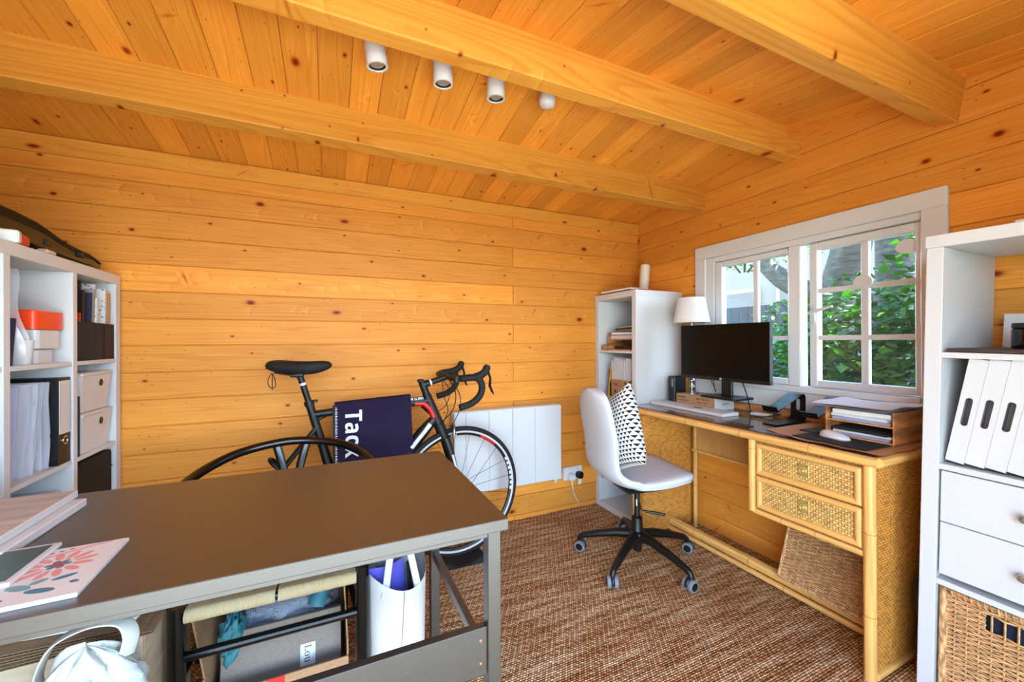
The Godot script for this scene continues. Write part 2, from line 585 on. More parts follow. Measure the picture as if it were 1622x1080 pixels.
func make_materials() -> void:
	var pine := tex(pine_texture())
	for k in [["pine_wall", Color(0.975, 0.855, 0.58), 0.52], ["pine_ceiling", Color(0.99, 0.865, 0.54), 0.52], ["pine_beam", Color(0.92, 0.845, 0.57), 0.52]]:
		var m := mat(k[1], k[2], 0.0, 0.36)
		m.albedo_texture = pine
		M[k[0]] = m
	var s := sisal_textures()
	M.sisal = mat(Color(0.98, 0.93, 0.84), 0.95, 0.0, 0.2)
	M.sisal.albedo_texture = tex(s[0])
	bumped(M.sisal, tex(s[1]), 0.5)
	var c := cane_textures()
	var ct := tex(c[0])
	var cr := tex(c[1])
	M.cane = mat(Color(0.98, 0.91, 0.76), 0.55)
	M.cane.albedo_texture = ct
	bumped(M.cane, cr, 0.25)
	triplanar(M.cane, 1.0 / 0.58)
	M.cane_side = mat(Color(1.0, 0.81, 0.53), 0.55)
	M.cane_side.albedo_texture = ct
	bumped(M.cane_side, cr, 0.2)
	triplanar(M.cane_side, 1.0 / 0.58)
	M.bamboo = mat(Color.WHITE, 0.35)
	M.bamboo.albedo_texture = tex(streaks(256, 64, Color(0.87, 0.66, 0.37), 0.14, 51, 8, 0.12))
	M.bamboo.uv1_scale = Vector3(2.0, 1.0, 1.0)
	M.bamboo_joint = mat(Color(0.74, 0.49, 0.22), 0.5)
	M.reed = mat(Color.WHITE, 0.6)
	M.reed.albedo_texture = tex(streaks(64, 64, Color(0.78, 0.56, 0.28), 0.3, 52, 8, 0.3))
	M.wicker = mat(Color.WHITE, 0.6)
	M.wicker.albedo_texture = tex(streaks(512, 32, Color(0.80, 0.61, 0.41), 0.42, 53, 40, 0.2))
	M.wicker.uv1_scale = Vector3(3.0, 1.0, 1.0)
	M.white = mat(Color(0.81, 0.815, 0.82), 0.38)
	M.white_matt = mat(Color(0.83, 0.825, 0.81), 0.7)
	M.white_paint = mat(Color(0.82, 0.825, 0.83), 0.42)
	M.white_metal = mat(Color(0.82, 0.825, 0.83), 0.35)
	M.offwhite_paper = mat(Color(0.88, 0.86, 0.83), 0.8)
	M.paper = mat(Color(0.80, 0.79, 0.80), 0.85)
	M.paper_grey = mat(Color(0.62, 0.60, 0.60), 0.85)
	M.paper_blue = mat(Color(0.56, 0.57, 0.68), 0.8)
	var dw := streaks(1024, 512, Color(0.165, 0.132, 0.095), 0.34, 61, 64, 0.25)
	var dr := RandomNumberGenerator.new()
	dr.seed = 8
	for k in 130:   # dust and scuffs on the table
		blot(dw, dr.randf() * 1024, dr.randf() * 512, dr.randf_range(0.6, 1.5), dr.randf_range(0.6, 1.0), dr.randf() * 3.0, Color(0.42, 0.39, 0.36))
	for k in 14:
		blot(dw, dr.randf() * 1024, dr.randf() * 512, dr.randf_range(6, 22), 0.7, dr.randf() * 3.0, Color(0.24, 0.20, 0.17))
	M.dark_wood = mat(Color.WHITE, 0.46, 0.0, 0.68)
	M.dark_wood.clearcoat_enabled = true
	M.dark_wood.clearcoat = 1.0
	M.dark_wood.clearcoat_roughness = 0.42
	M.dark_wood.albedo_texture = tex(dw)
	M.dark_wood.uv1_scale = Vector3(0.9, 1.6, 1.0)
	M.black_paint = mat(Color(0.018, 0.018, 0.02), 0.25, 0.0, 0.5)
	M.black = mat(Color(0.022, 0.022, 0.024), 0.5)
	M.black_rubber = mat(Color(0.03, 0.03, 0.032), 0.75)
	M.black_gloss = mat(Color(0.012, 0.012, 0.013), 0.16)
	M.black_plastic = mat(Color(0.03, 0.032, 0.036), 0.42)
	M.black_metal = mat(Color(0.035, 0.04, 0.05), 0.35, 0.5)
	M.charcoal = mat(Color(0.13, 0.125, 0.135), 0.9)
	bumped(M.charcoal, noise_tex(256, 0.4, 71), 0.2)
	triplanar(M.charcoal, 6.0)
	M.screen = mat(Color(0.010, 0.010, 0.011), 0.35, 0.0, 0.3)
	M.chrome = mat(Color(0.80, 0.81, 0.83), 0.18, 1.0)
	M.steel = mat(Color(0.62, 0.63, 0.65), 0.3, 1.0)
	M.brass = mat(Color(0.86, 0.74, 0.44), 0.32, 0.65)
	M.grey = mat(Color(0.52, 0.53, 0.55), 0.5)
	M.grey_light = mat(Color(0.78, 0.78, 0.79), 0.35)
	M.grey_rubber = mat(Color(0.46, 0.47, 0.49), 0.6)
	M.weight = mat(Color(0.16, 0.165, 0.18), 0.45)
	M.red = mat(Color(0.80, 0.10, 0.09), 0.35)
	M.red_tape = mat(Color(0.78, 0.16, 0.14), 0.5)
	M.orange = mat(Color(0.95, 0.27, 0.09), 0.35)
	M.navy = mat(Color(0.12, 0.14, 0.27), 0.7)
	M.teal = mat(Color(0.22, 0.47, 0.50), 0.55)
	M.yellow = mat(Color(0.86, 0.60, 0.12), 0.5)
	M.towel = mat(Color(0.155, 0.125, 0.215), 0.95, 0.0, 0.2)
	bumped(M.towel, noise_tex(256, 0.5, 73), 0.3)
	triplanar(M.towel, 5.0)
	M.fabric = mat(Color(0.80, 0.81, 0.83), 0.95, 0.0, 0.2)
	bumped(M.fabric, noise_tex(256, 0.45, 75), 0.12)
	triplanar(M.fabric, 7.0)
	M.cushion = mat(Color.WHITE, 0.9, 0.0, 0.2)
	M.cushion.albedo_texture = tex(triangles_texture())
	M.canvas = mat(Color(0.84, 0.82, 0.77), 0.95, 0.0, 0.2)
	bumped(M.canvas, noise_tex(256, 0.3, 77), 0.15)
	triplanar(M.canvas, 6.0)
	M.canvas_white = mat(Color(0.88, 0.87, 0.85), 0.9, 0.0, 0.2)
	M.cord = mat(Color(0.80, 0.70, 0.53), 0.85)
	M.kraft = mat(Color.WHITE, 0.85)
	M.kraft.albedo_texture = tex(streaks(256, 128, Color(0.66, 0.50, 0.36), 0.08, 63, 64, 0.3))
	triplanar(M.kraft, 3.0)
	M.kraft_grey = mat(Color.WHITE, 0.85)
	M.kraft_grey.albedo_texture = tex(streaks(256, 128, Color(0.50, 0.45, 0.41), 0.06, 64, 64, 0.3))
	triplanar(M.kraft_grey, 3.0)
	M.kraft_paper = mat(Color(0.72, 0.52, 0.34), 0.75)
	M.flute = mat(Color(0.45, 0.33, 0.23), 0.9)
	M.plywood = mat(Color.WHITE, 0.6)
	M.plywood.albedo_texture = tex(streaks(512, 256, Color(0.83, 0.73, 0.59), 0.07, 65, 32, 0.1))
	triplanar(M.plywood, 2.0)
	M.tray_wood = mat(Color.WHITE, 0.55)
	M.tray_wood.albedo_texture = tex(streaks(512, 128, Color(0.70, 0.46, 0.26), 0.28, 66, 24, 0.05))
	triplanar(M.tray_wood, 3.5)
	M.pale_wood = mat(Color.WHITE, 0.6)
	M.pale_wood.albedo_texture = tex(streaks(512, 128, Color(0.74, 0.68, 0.63), 0.10, 67, 24, 0.08))
	M.pale_wood.uv1_scale = Vector3(1.5, 3.0, 1.0)
	M.tile_white = mat(Color(0.80, 0.80, 0.80), 0.35)
	M.tile_green = mat(Color.WHITE, 0.3)
	M.tile_green.albedo_texture = tex(streaks(256, 128, Color(0.20, 0.32, 0.29), 0.35, 68, 128, 0.04))
	M.tile_flower = mat(Color.WHITE, 0.45)
	M.tile_flower.albedo_texture = tex(flower_tile_texture())
	M.glass = mat(Color(0.90, 0.95, 0.96, 0.03), 0.02)
	M.glass.transparency = BaseMaterial3D.TRANSPARENCY_ALPHA
	M.desk_glass = mat(Color(0.10, 0.085, 0.075, 0.28), 0.02)
	M.desk_glass.transparency = BaseMaterial3D.TRANSPARENCY_ALPHA
	M.clear_plastic = mat(Color(0.86, 0.87, 0.91, 0.42), 0.18)
	M.clear_plastic.transparency = BaseMaterial3D.TRANSPARENCY_ALPHA
	M.bubble = mat(Color(0.72, 0.74, 0.80, 0.5), 0.12)
	M.bubble.transparency = BaseMaterial3D.TRANSPARENCY_ALPHA
	bumped(M.bubble, noise_tex(256, 0.12, 79, 1), 0.8)
	triplanar(M.bubble, 5.0)
	M.amber = mat(Color(0.05, 0.018, 0.008), 0.06)
	M.wax = mat(Color(0.88, 0.86, 0.81), 0.5)
	M.wax.subsurf_scatter_enabled = true
	M.wax.subsurf_scatter_strength = 0.2
	M.shade = mat(Color(0.88, 0.88, 0.88), 0.9)
	M.shade.backlight_enabled = true
	M.shade.backlight = Color(0.35, 0.35, 0.35)
	M.seagrass = mat(Color(0.62, 0.47, 0.32), 0.8)
	M.basket_lining = mat(Color(0.06, 0.09, 0.20), 0.9)
	# outdoors
	M.bark = mat(Color.WHITE, 0.9)
	M.bark.albedo_texture = tex(streaks(256, 256, Color(0.25, 0.24, 0.21), 0.5, 81, 64, 0.08))
	triplanar(M.bark, 1.5)
	M.leaf = mat(Color.WHITE, 0.42, 0.0, 0.4)
	M.leaf.vertex_color_use_as_albedo = true
	M.leaf.backlight_enabled = true
	M.leaf.backlight = Color(0.5, 0.7, 0.25)
	M.brick = mat(Color(0.47, 0.435, 0.375), 0.9)
	M.render_white = mat(Color(0.62, 0.63, 0.63), 0.7)
	M.fence = mat(Color(0.15, 0.17, 0.19), 0.8)
	M.soil = mat(Color(0.22, 0.18, 0.13), 0.95)
	M.lawn = mat(Color(0.25, 0.31, 0.14), 0.95)
	M.paving = mat(Color.WHITE, 0.8)
	M.paving.albedo_texture = tex(streaks(128, 128, Color(0.66, 0.64, 0.60), 0.12, 83, 128, 0.08))
	triplanar(M.paving, 0.5)
	M.far_pane = mat(Color(0.10, 0.13, 0.14), 0.05)
	M.bulb_glass = mat(Color(0.62, 0.66, 0.66), 0.08, 0.6)

# ---------------------------------------------------------------- the place
func _ready() -> void:
	rng.seed = 4021
	var cam := Camera3D.new()
	cam.name = "camera"
	cam.fov = 81.1
	cam.near = 0.02
	cam.far = 200.0
	cam.position = Vector3(-2.08, 1.152, 2.302)
	cam.rotation_degrees = Vector3(0.1, -24.55, -0.22)
	add_child(cam)
	cam.current = true
	var sm := ProceduralSkyMaterial.new()
	sm.sky_top_color = Color(0.47, 0.63, 0.80)
	sm.sky_horizon_color = Color(0.83, 0.895, 0.91)
	sm.ground_horizon_color = Color(0.55, 0.55, 0.52)
	sm.ground_bottom_color = Color(0.30, 0.29, 0.26)
	sm.sky_energy_multiplier = 3.4
	sm.ground_energy_multiplier = 2.0
	var sky := Sky.new()
	sky.sky_material = sm
	var env := Environment.new()
	env.background_mode = Environment.BG_SKY
	env.sky = sky
	env.tonemap_mode = Environment.TONE_MAPPER_LINEAR
	env.tonemap_exposure = 1.41
	env.ambient_light_source = Environment.AMBIENT_SOURCE_SKY
	env.sdfgi_enabled = true
	env.ssao_enabled = true
	env.ssil_enabled = true
	var we := WorldEnvironment.new()
	we.environment = env
	add_child(we)
	var sun := DirectionalLight3D.new()
	sun.name = "sun"
	sun.light_energy = 14.0
	sun.light_color = Color(0.99, 1.0, 0.94)
	sun.light_angular_distance = 0.6
	sun.shadow_enabled = true
	sun.look_at_from_position(Vector3(2.2, 7.0, 0.25), Vector3.ZERO)
	add_child(sun)
	make_materials()
	build_room()
	build_window()
	build_outside()
	build_left_shelf()
	build_corner_shelf()
	build_right_shelf()
	build_rattan_desk()
	build_desk_things()
	build_office_chair()
	build_table()
	build_under_table()
	build_black_chair()
	build_bike()
	build_wall_things()
	build_spotlights()

func frame_back() -> Transform3D: return Transform3D.IDENTITY
func frame_right() -> Transform3D: return Transform3D(Basis(Vector3(0, 0, 1), Vector3(0, 1, 0), Vector3(-1, 0, 0)), Vector3.ZERO)
func frame_left() -> Transform3D: return Transform3D(Basis(Vector3(0, 0, -1), Vector3(0, 1, 0), Vector3(1, 0, 0)), Vector3(XL, 0, 0))
func frame_front() -> Transform3D: return Transform3D(Basis(Vector3(-1, 0, 0), Vector3(0, 1, 0), Vector3(0, 0, -1)), Vector3(0, 0, ZN))
func frame_slope_far() -> Transform3D:
	var d := Vector3(0, SLOPE, 1).normalized()
	return Transform3D(Basis(d, Vector3(-1, 0, 0), d.cross(Vector3(-1, 0, 0))), Vector3(0, EAVES, 0))
func frame_slope_near() -> Transform3D:
	var d := Vector3(0, SLOPE, -1).normalized()
	return Transform3D(Basis(d, Vector3(1, 0, 0), d.cross(Vector3(1, 0, 0))), Vector3(0, EAVES, 2.0 * RIDGE))

func wood_board(poly: PackedVector2Array, y0: float, h: float, z0: float, z1: float, bev: float, fr: Transform3D, m: Material, called: String, parent: Node, strip := -1, gap := 0.0) -> MeshInstance3D:
	var b := mb(fr)
	var k := rng.randi_range(0, 7) if strip < 0 else strip
	var sg := 1.0 if rng.randf() < 0.5 else -1.0
	b.uvs = Vector2(sg / 3.5, 0.90 / 8.0 / h)
	var lo := 1e9
	var hi := -1e9
	for p in poly:
		lo = minf(lo, p.x * b.uvs.x)
		hi = maxf(hi, p.x * b.uvs.x)
	b.uvo = Vector2(rng.randf() * maxf(0.0, 1.0 - (hi - lo)) - lo, (k + 0.05) / 8.0 - y0 * b.uvs.y)
	if gap > 0.0:
		# the face stands proud of the tongue behind it, so that boards meet in a real groove
		var face := Geometry2D.offset_polygon(poly, -gap, Geometry2D.JOIN_MITER)
		b.prism(poly, z0, z1 - 0.007)
		for f in face:
			b.prism(f, z1 - 0.007, z1, bev)
	else:
		b.prism(poly, z0, z1, bev)
	return obj(called, b, m, parent)

func rect(x0: float, y0: float, x1: float, y1: float) -> PackedVector2Array:
	return PackedVector2Array([Vector2(x0, y0), Vector2(x1, y0), Vector2(x1, y1), Vector2(x0, y1)])

func wall_rows(node: Node, fr: Transform3D, x0: float, x1: float, first: float, outline: PackedVector2Array, holes: Array, joint := 0.0) -> void:
	# board rows from below the floor to the roof, cut to the outline and round the openings
	var y := first
	while y > 0.0:
		y -= PITCH
	var row := 0
	while y < 2.25:
		var cuts := [[x0, x1]]
		if joint != 0.0 and row % 2 == 0:
			cuts = [[x0, joint], [joint, x1]]
		for c in cuts:
			var pieces: Array = Geometry2D.intersect_polygons(rect(c[0], maxf(y, -0.02), c[1], y + PITCH), outline)
			for hole in holes:
				var nxt := []
				for p in pieces:
					nxt.append_array(Geometry2D.clip_polygons(p, hole))
				pieces = nxt
			for p in pieces:
				if p.size() > 2:
					wood_board(p, y, PITCH, -0.045, 0.0, 0.0028, fr, M.pine_wall, "board", node, -1, 0.0010)
		row += 1
		y += PITCH

func build_room() -> void:
	var fl := setting("floor")
	obj("slab", mb().span(Vector3(XL - 0.05, -0.12, -0.05), Vector3(0.05, 0.0, ZN + 0.05)), M.plywood, fl)
	var rug := mb()
	rug.uvs = Vector2.ONE / 0.72
	rug.flat([Vector3(XL, F, 0), Vector3(0, F, 0), Vector3(0, F, ZN), Vector3(XL, F, ZN)], Vector3.UP)
	rug.flat([Vector3(XL, 0.001, ZN), Vector3(0, 0.001, ZN), Vector3(0, F, ZN), Vector3(XL, F, ZN)], Vector3(0, 0, 1))
	rug.flat([Vector3(XL, 0.001, 0), Vector3(0, 0.001, 0), Vector3(0, 0.001, ZN), Vector3(XL, 0.001, ZN)], Vector3.DOWN)
	var ro := obj("sisal_carpet", rug, M.sisal, self)
	ro.set_meta("kind", "structure")
	# walls
	var wa := setting("wall_back")
	wall_rows(wa, frame_back(), XL - 0.045, 0.045, 1.872, rect(XL - 0.1, -0.02, 0.1, EAVES + 0.004), [], -1.02)
	var gable := PackedVector2Array([Vector2(-0.001, -0.02), Vector2(ZN, -0.02), Vector2(ZN, ceil_y(ZN) + 0.004), Vector2(RIDGE, ceil_y(RIDGE) + 0.004), Vector2(-0.001, EAVES + 0.004)])
	var wb := setting("wall_right")
	wall_rows(wb, frame_right(), 0.0, ZN + 0.045, 1.811, gable, [rect(0.60, 0.90, 1.563, 1.648)])
	var wc := setting("wall_left")
	var gable2 := PackedVector2Array()
	for p in gable:
		gable2.append(Vector2(-p.x, p.y))
	wall_rows(wc, frame_left(), -ZN - 0.045, 0.0, 1.811, gable2, [])
	var wd := setting("wall_front")
	wall_rows(wd, frame_front(), -0.045, -XL + 0.045, 1.872, rect(-0.1, -0.02, -XL + 0.1, ceil_y(ZN) + 0.004), [rect(0.98, -0.1, 2.98, 1.88)])
	var dr := setting("door_1")
	var ff := frame_front()
	for x in [0.93, 2.98]:
		obj("jamb", mb(ff).span(Vector3(x, 0, -0.06), Vector3(x + 0.05, 1.93, 0.02), 0.004), M.white_paint, dr)
	obj("head", mb(ff).span(Vector3(0.98, 1.88, -0.06), Vector3(2.98, 1.93, 0.02), 0.004), M.white_paint, dr)
	# roof boards and beams
	var ce := setting("ceiling")
	var c := sqrt(1.0 + SLOPE * SLOPE)
	var far_ := frame_slope_far()
	var near_ := frame_slope_near()
	var yy := -0.5965
	while yy < -XL + 0.25:
		wood_board(rect(-0.25, yy, RIDGE * c, yy + 0.1085), yy, 0.1085, -0.02, 0.0, 0.0018, far_, M.pine_ceiling, "board", ce, -1, 0.0007)
		yy += 0.1085
	yy = XL - 0.25
	while yy < 0.5:
		wood_board(rect(2.0 * RIDGE - ZN - 0.35, yy, RIDGE * c, yy + 0.1085), yy, 0.1085, -0.02, 0.0, 0.0018, near_, M.pine_ceiling, "board", ce, -1, 0.0007)
		yy += 0.1085
	obj("roof_deck", mb(far_).span(Vector3(-0.3, -0.60, -0.08), Vector3(RIDGE * c + 0.01, -XL + 0.35, -0.021)), M.black_rubber, ce)
	obj("roof_deck", mb(near_).span(Vector3(2.0 * RIDGE - ZN - 0.4, XL - 0.35, -0.08), Vector3(RIDGE * c + 0.01, 0.60, -0.021)), M.black_rubber, ce)
	beam(ce, far_, 0.508, 0.573, 0.0, -XL, 0.0, 0.148, 3)
	beam(ce, near_, 0.513, 0.578, XL, 0.0, 0.0, 0.148, 0)
	var mid := Transform3D(Basis(Vector3(0, 0, 1), Vector3(-1, 0, 0), Vector3(0, -1, 0)), Vector3(0, ceil_y(RIDGE), 0))
	beam(ce, mid, 1.062, 1.128, 0.0, -XL, -0.005, 0.143, 5)
	var tr := Node3D.new()
	tr.name = "trim_1"
	add_child(tr)
	tr.set_meta("kind", "structure")
	wood_board(rect(XL, 1.938, 0.0, 2.013), 1.938, 0.075, 0.0, 0.016, 0.004, frame_back(), M.pine_beam, "cornice_board", tr, 2)

func beam(parent: Node, fr: Transform3D, x0: float, x1: float, y0: float, y1: float, z0: float, z1: float, strip: int) -> void:
	# a roof beam: x across, y along its length, z down from the boards
	var b := mb(fr)
	var e := 0.004
	var u0 := rng.randf() * 0.04
	var len_ := y1 - y0
	var V := func(t: float) -> float: return (strip + 0.05 + 0.9 * t) / 8.0
	var prof := [[Vector2(x0, z0), 0.0], [Vector2(x0, z1 - e), 0.36], [Vector2(x0 + e, z1), 0.38], [Vector2(x1 - e, z1), 0.56], [Vector2(x1, z1 - e), 0.58], [Vector2(x1, z0), 1.0]]
	for i in prof.size() - 1:
		var p: Vector2 = prof[i][0]
		var q: Vector2 = prof[i + 1][0]
		var d := (q - p).normalized()
		var nn := Vector3(-d.y, 0, d.x)
		var mid := Vector3((x0 + x1) * 0.5, 0, (z0 + z1) * 0.5)
		if nn.dot(Vector3(p.x, 0, p.y) - mid) < 0.0:
			nn = -nn
		b.quad(Vector3(p.x, y0, p.y), Vector3(q.x, y0, q.y), Vector3(q.x, y1, q.y), Vector3(p.x, y1, p.y), nn, Vector2(u0, V.call(prof[i][1])), Vector2(u0, V.call(prof[i + 1][1])), Vector2(u0 + len_ / 3.5, V.call(prof[i + 1][1])), Vector2(u0 + len_ / 3.5, V.call(prof[i][1])))
	for y in [y0, y1]:
		b.quad(Vector3(x0, y, z0), Vector3(x0, y, z1), Vector3(x1, y, z1), Vector3(x1, y, z0), Vector3(0, signf(y - (y0 + y1) * 0.5), 0), Vector2(0, V.call(0.1)), Vector2(0, V.call(0.3)), Vector2(0.02, V.call(0.3)), Vector2(0.02, V.call(0.1)))
	obj("beam", b, M.pine_beam, parent)

func sash(parent: Node, called: String, w: float, y0: float, y1: float, gx0: float, gx1: float, gy0: float, gy1: float, vbar: float, hbars: Array, t: Transform3D) -> Node3D:
	# a casement: stiles and rails, glazing bars and a pane for each light; origin at its left lower corner
	var s := Node3D.new()
	s.name = called
	s.transform = t
	parent.add_child(s, true)
	var z0 := -0.03
	var z1 := 0.012
	obj("stile", mb().span(Vector3(0, y0, z0), Vector3(gx0, y1, z1), 0.004), M.white_paint, s)
	obj("stile", mb().span(Vector3(gx1, y0, z0), Vector3(w, y1, z1), 0.004), M.white_paint, s)
	obj("rail", mb().span(Vector3(gx0, y0, z0), Vector3(gx1, gy0, z1), 0.004), M.white_paint, s)
	obj("rail", mb().span(Vector3(gx0, gy1, z0), Vector3(gx1, y1, z1), 0.004), M.white_paint, s)
	var hb := 0.011
	obj("glazing_bar", mb().span(Vector3(vbar - 0.014, gy0, -0.018), Vector3(vbar + 0.014, gy1, 0.004), 0.003), M.white_paint, s)
	for y in hbars:
		for q in [[gx0, vbar - 0.014], [vbar + 0.014, gx1]]:
			obj("glazing_bar", mb().span(Vector3(q[0], y - hb, -0.018), Vector3(q[1], y + hb, 0.002), 0.003), M.white_paint, s)
	var ys := [gy0]
	for y in hbars:
		ys.append(y)
	ys.append(gy1)
	for i in ys.size() - 1:
		for q in [[gx0, vbar], [vbar, gx1]]:
			var pane := mb()
			pane.flat([Vector3(q[0], ys[i], -0.008), Vector3(q[1], ys[i], -0.008), Vector3(q[1], ys[i + 1], -0.008), Vector3(q[0], ys[i + 1], -0.008)], Vector3(0, 0, 1))
			obj("pane", pane, M.glass, s)
	return s

func build_window() -> void:
	var w := setting("window_1")
	w.transform = frame_right()
	var P: Material = M.white_paint
	obj("casing", mb().span(Vector3(0.526, 1.648, 0), Vector3(1.638, 1.722, 0.02), 0.003), P, w)
	obj("casing", mb().span(Vector3(0.526, 0.925, 0), Vector3(0.60, 1.648, 0.02), 0.003), P, w)
	obj("casing", mb().span(Vector3(1.563, 0.925, 0), Vector3(1.638, 1.648, 0.02), 0.003), P, w)
	obj("casing", mb().span(Vector3(0.526, 0.815, 0), Vector3(1.638, 0.925, 0.02), 0.003), P, w)
	obj("sill", mb().span(Vector3(0.60, 0.90, -0.05), Vector3(1.563, 0.93, 0.03), 0.004), P, w)
	# fixed frame in the opening
	obj("frame", mb().span(Vector3(0.60, 0.93, -0.055), Vector3(0.65, 1.648, 0.006), 0.003), P, w)
	obj("frame", mb().span(Vector3(0.65, 1.617, -0.055), Vector3(1.563, 1.648, 0.010), 0.003), P, w)
	obj("mullion", mb().span(Vector3(1.072, 0.93, -0.055), Vector3(1.126, 1.617, 0.008), 0.003), P, w)
	sash(w, "sash", 0.42, 0.93, 1.615, 0.045, 0.411, 0.962, 1.585, 0.241, [1.165], Transform3D(Basis.IDENTITY, Vector3(0.652, 0, -0.012)))
	# the other casement stands a little open, hinged at its far stile from the mullion
	var s := sash(w, "sash", 0.402, 0.934, 1.614, 0.034, 0.380, 0.964, 1.578, 0.215, [1.165, 1.386], Transform3D(Basis(Vector3.UP, deg_to_rad(-1.0)), Vector3(1.159, 0, -0.020)))
	var hd := mb(at(Vector3(0.016, 1.27, 0.012)))
	hd.prism(rounded(0.022, 0.075, 0.01), 0.0, 0.008, 0.002)
	hd.tube([Vector3(0, 0.012, 0.0), Vector3(0, 0.012, 0.028)], 0.008, 10)
	hd.tube([Vector3(-0.004, 0.012, 0.03), Vector3(0.05, 0.024, 0.034), Vector3(0.098, 0.036, 0.034)], [0.008, 0.007, 0.0055], 10)
	obj("handle", hd, M.grey_light, s)
	for q in [Vector3(0.212, 1.405, 0.010), Vector3(0.352, 1.527, -0.003)]:
		var st := mb(at(q))
		var poly := PackedVector2Array()
		for k in 24:
			poly.append(Vector2(cos(TAU * k / 24.0) * 0.034, sin(TAU * k / 24.0) * 0.029))
		st.prism(poly, -0.006, 0.004, 0.001)
		obj("vent_disc", st, M.white_metal, s)
	var wood := mb()
	wood.span(Vector3(0.50, 0.772, 0.0), Vector3(1.66, 0.812, 0.022), 0.003)
	obj("apron", wood, M.tray_wood, w)

func leaf_mesh() -> ArrayMesh:
	var b := mb()
	var a := Vector3(0, 0, 0)
	var l := Vector3(-0.32, 0.06, 0.45)
	var r := Vector3(0.32, 0.06, 0.45)
	var m := Vector3(0, -0.03, 0.5)
	var t := Vector3(0, -0.12, 1.0)
	b.tri(a, l, m, Vector3(-0.2, 1, 0), Vector3(-0.3, 1, 0), Vector3(0, 1, 0))
	b.tri(a, m, r, Vector3(0.2, 1, 0), Vector3(0, 1, 0), Vector3(0.3, 1, 0))
	b.tri(l, t, m, Vector3(-0.3, 1, 0), Vector3(0, 1, 0.2), Vector3(0, 1, 0))
	b.tri(m, t, r, Vector3(0, 1, 0), Vector3(0, 1, 0.2), Vector3(0.3, 1, 0))
	var am := b.mesh()
	am.surface_set_material(0, M.leaf)
	return am

func bush(called: String, label: String, where: Vector3, size: Vector3, count: int, leaf: float, seed_: int, leafm: ArrayMesh, base_c: Color, cat := "shrub", stems := 5) -> Node3D:
	var t := thing(called, label, cat, Transform3D(Basis.IDENTITY, where), "greenery outside the window")
	var r := RandomNumberGenerator.new()
	r.seed = seed_
	for k in stems:
		var a := TAU * k / stems + r.randf()
		var top := Vector3(cos(a) * size.x * 0.35, size.y * r.randf_range(0.6, 0.9), sin(a) * size.z * 0.35)
		obj("stem", mb().tube([Vector3(cos(a) * 0.04, 0, sin(a) * 0.04), top * Vector3(0.5, 0.5, 0.5), top], [0.014, 0.010, 0.004], 6), M.bark, t)
	var mm := MultiMesh.new()
	mm.transform_format = MultiMesh.TRANSFORM_3D
	mm.use_colors = true
	mm.mesh = leafm
	mm.instance_count = count
	for i in count:
		var d := Vector3(r.randfn(), r.randfn(), r.randfn()).normalized()
		var rad := pow(r.randf(), 0.45)
		var p := Vector3(d.x * size.x * 0.5, size.y * 0.52 + d.y * size.y * 0.5, d.z * size.z * 0.5) * Vector3(rad, 1, rad)
		p.y = size.y * 0.52 + d.y * size.y * 0.5 * rad
		var bs := Basis.from_euler(Vector3(r.randf_range(-0.9, 0.5), r.randf() * TAU, r.randf_range(-0.6, 0.6))).scaled(Vector3.ONE * leaf * r.randf_range(0.6, 1.3))
		mm.set_instance_transform(i, Transform3D(bs, p))
		var k := r.randf_range(0.55, 1.5)
		mm.set_instance_color(i, Color(base_c.r * k * r.randf_range(0.7, 1.3), base_c.g * k, base_c.b * k * r.randf_range(0.7, 1.2)))
	var mi := MultiMeshInstance3D.new()
	mi.multimesh = mm
	mi.name = "foliage"
	mi.set_meta("kind", "stuff")
	t.add_child(mi, true)
	return t

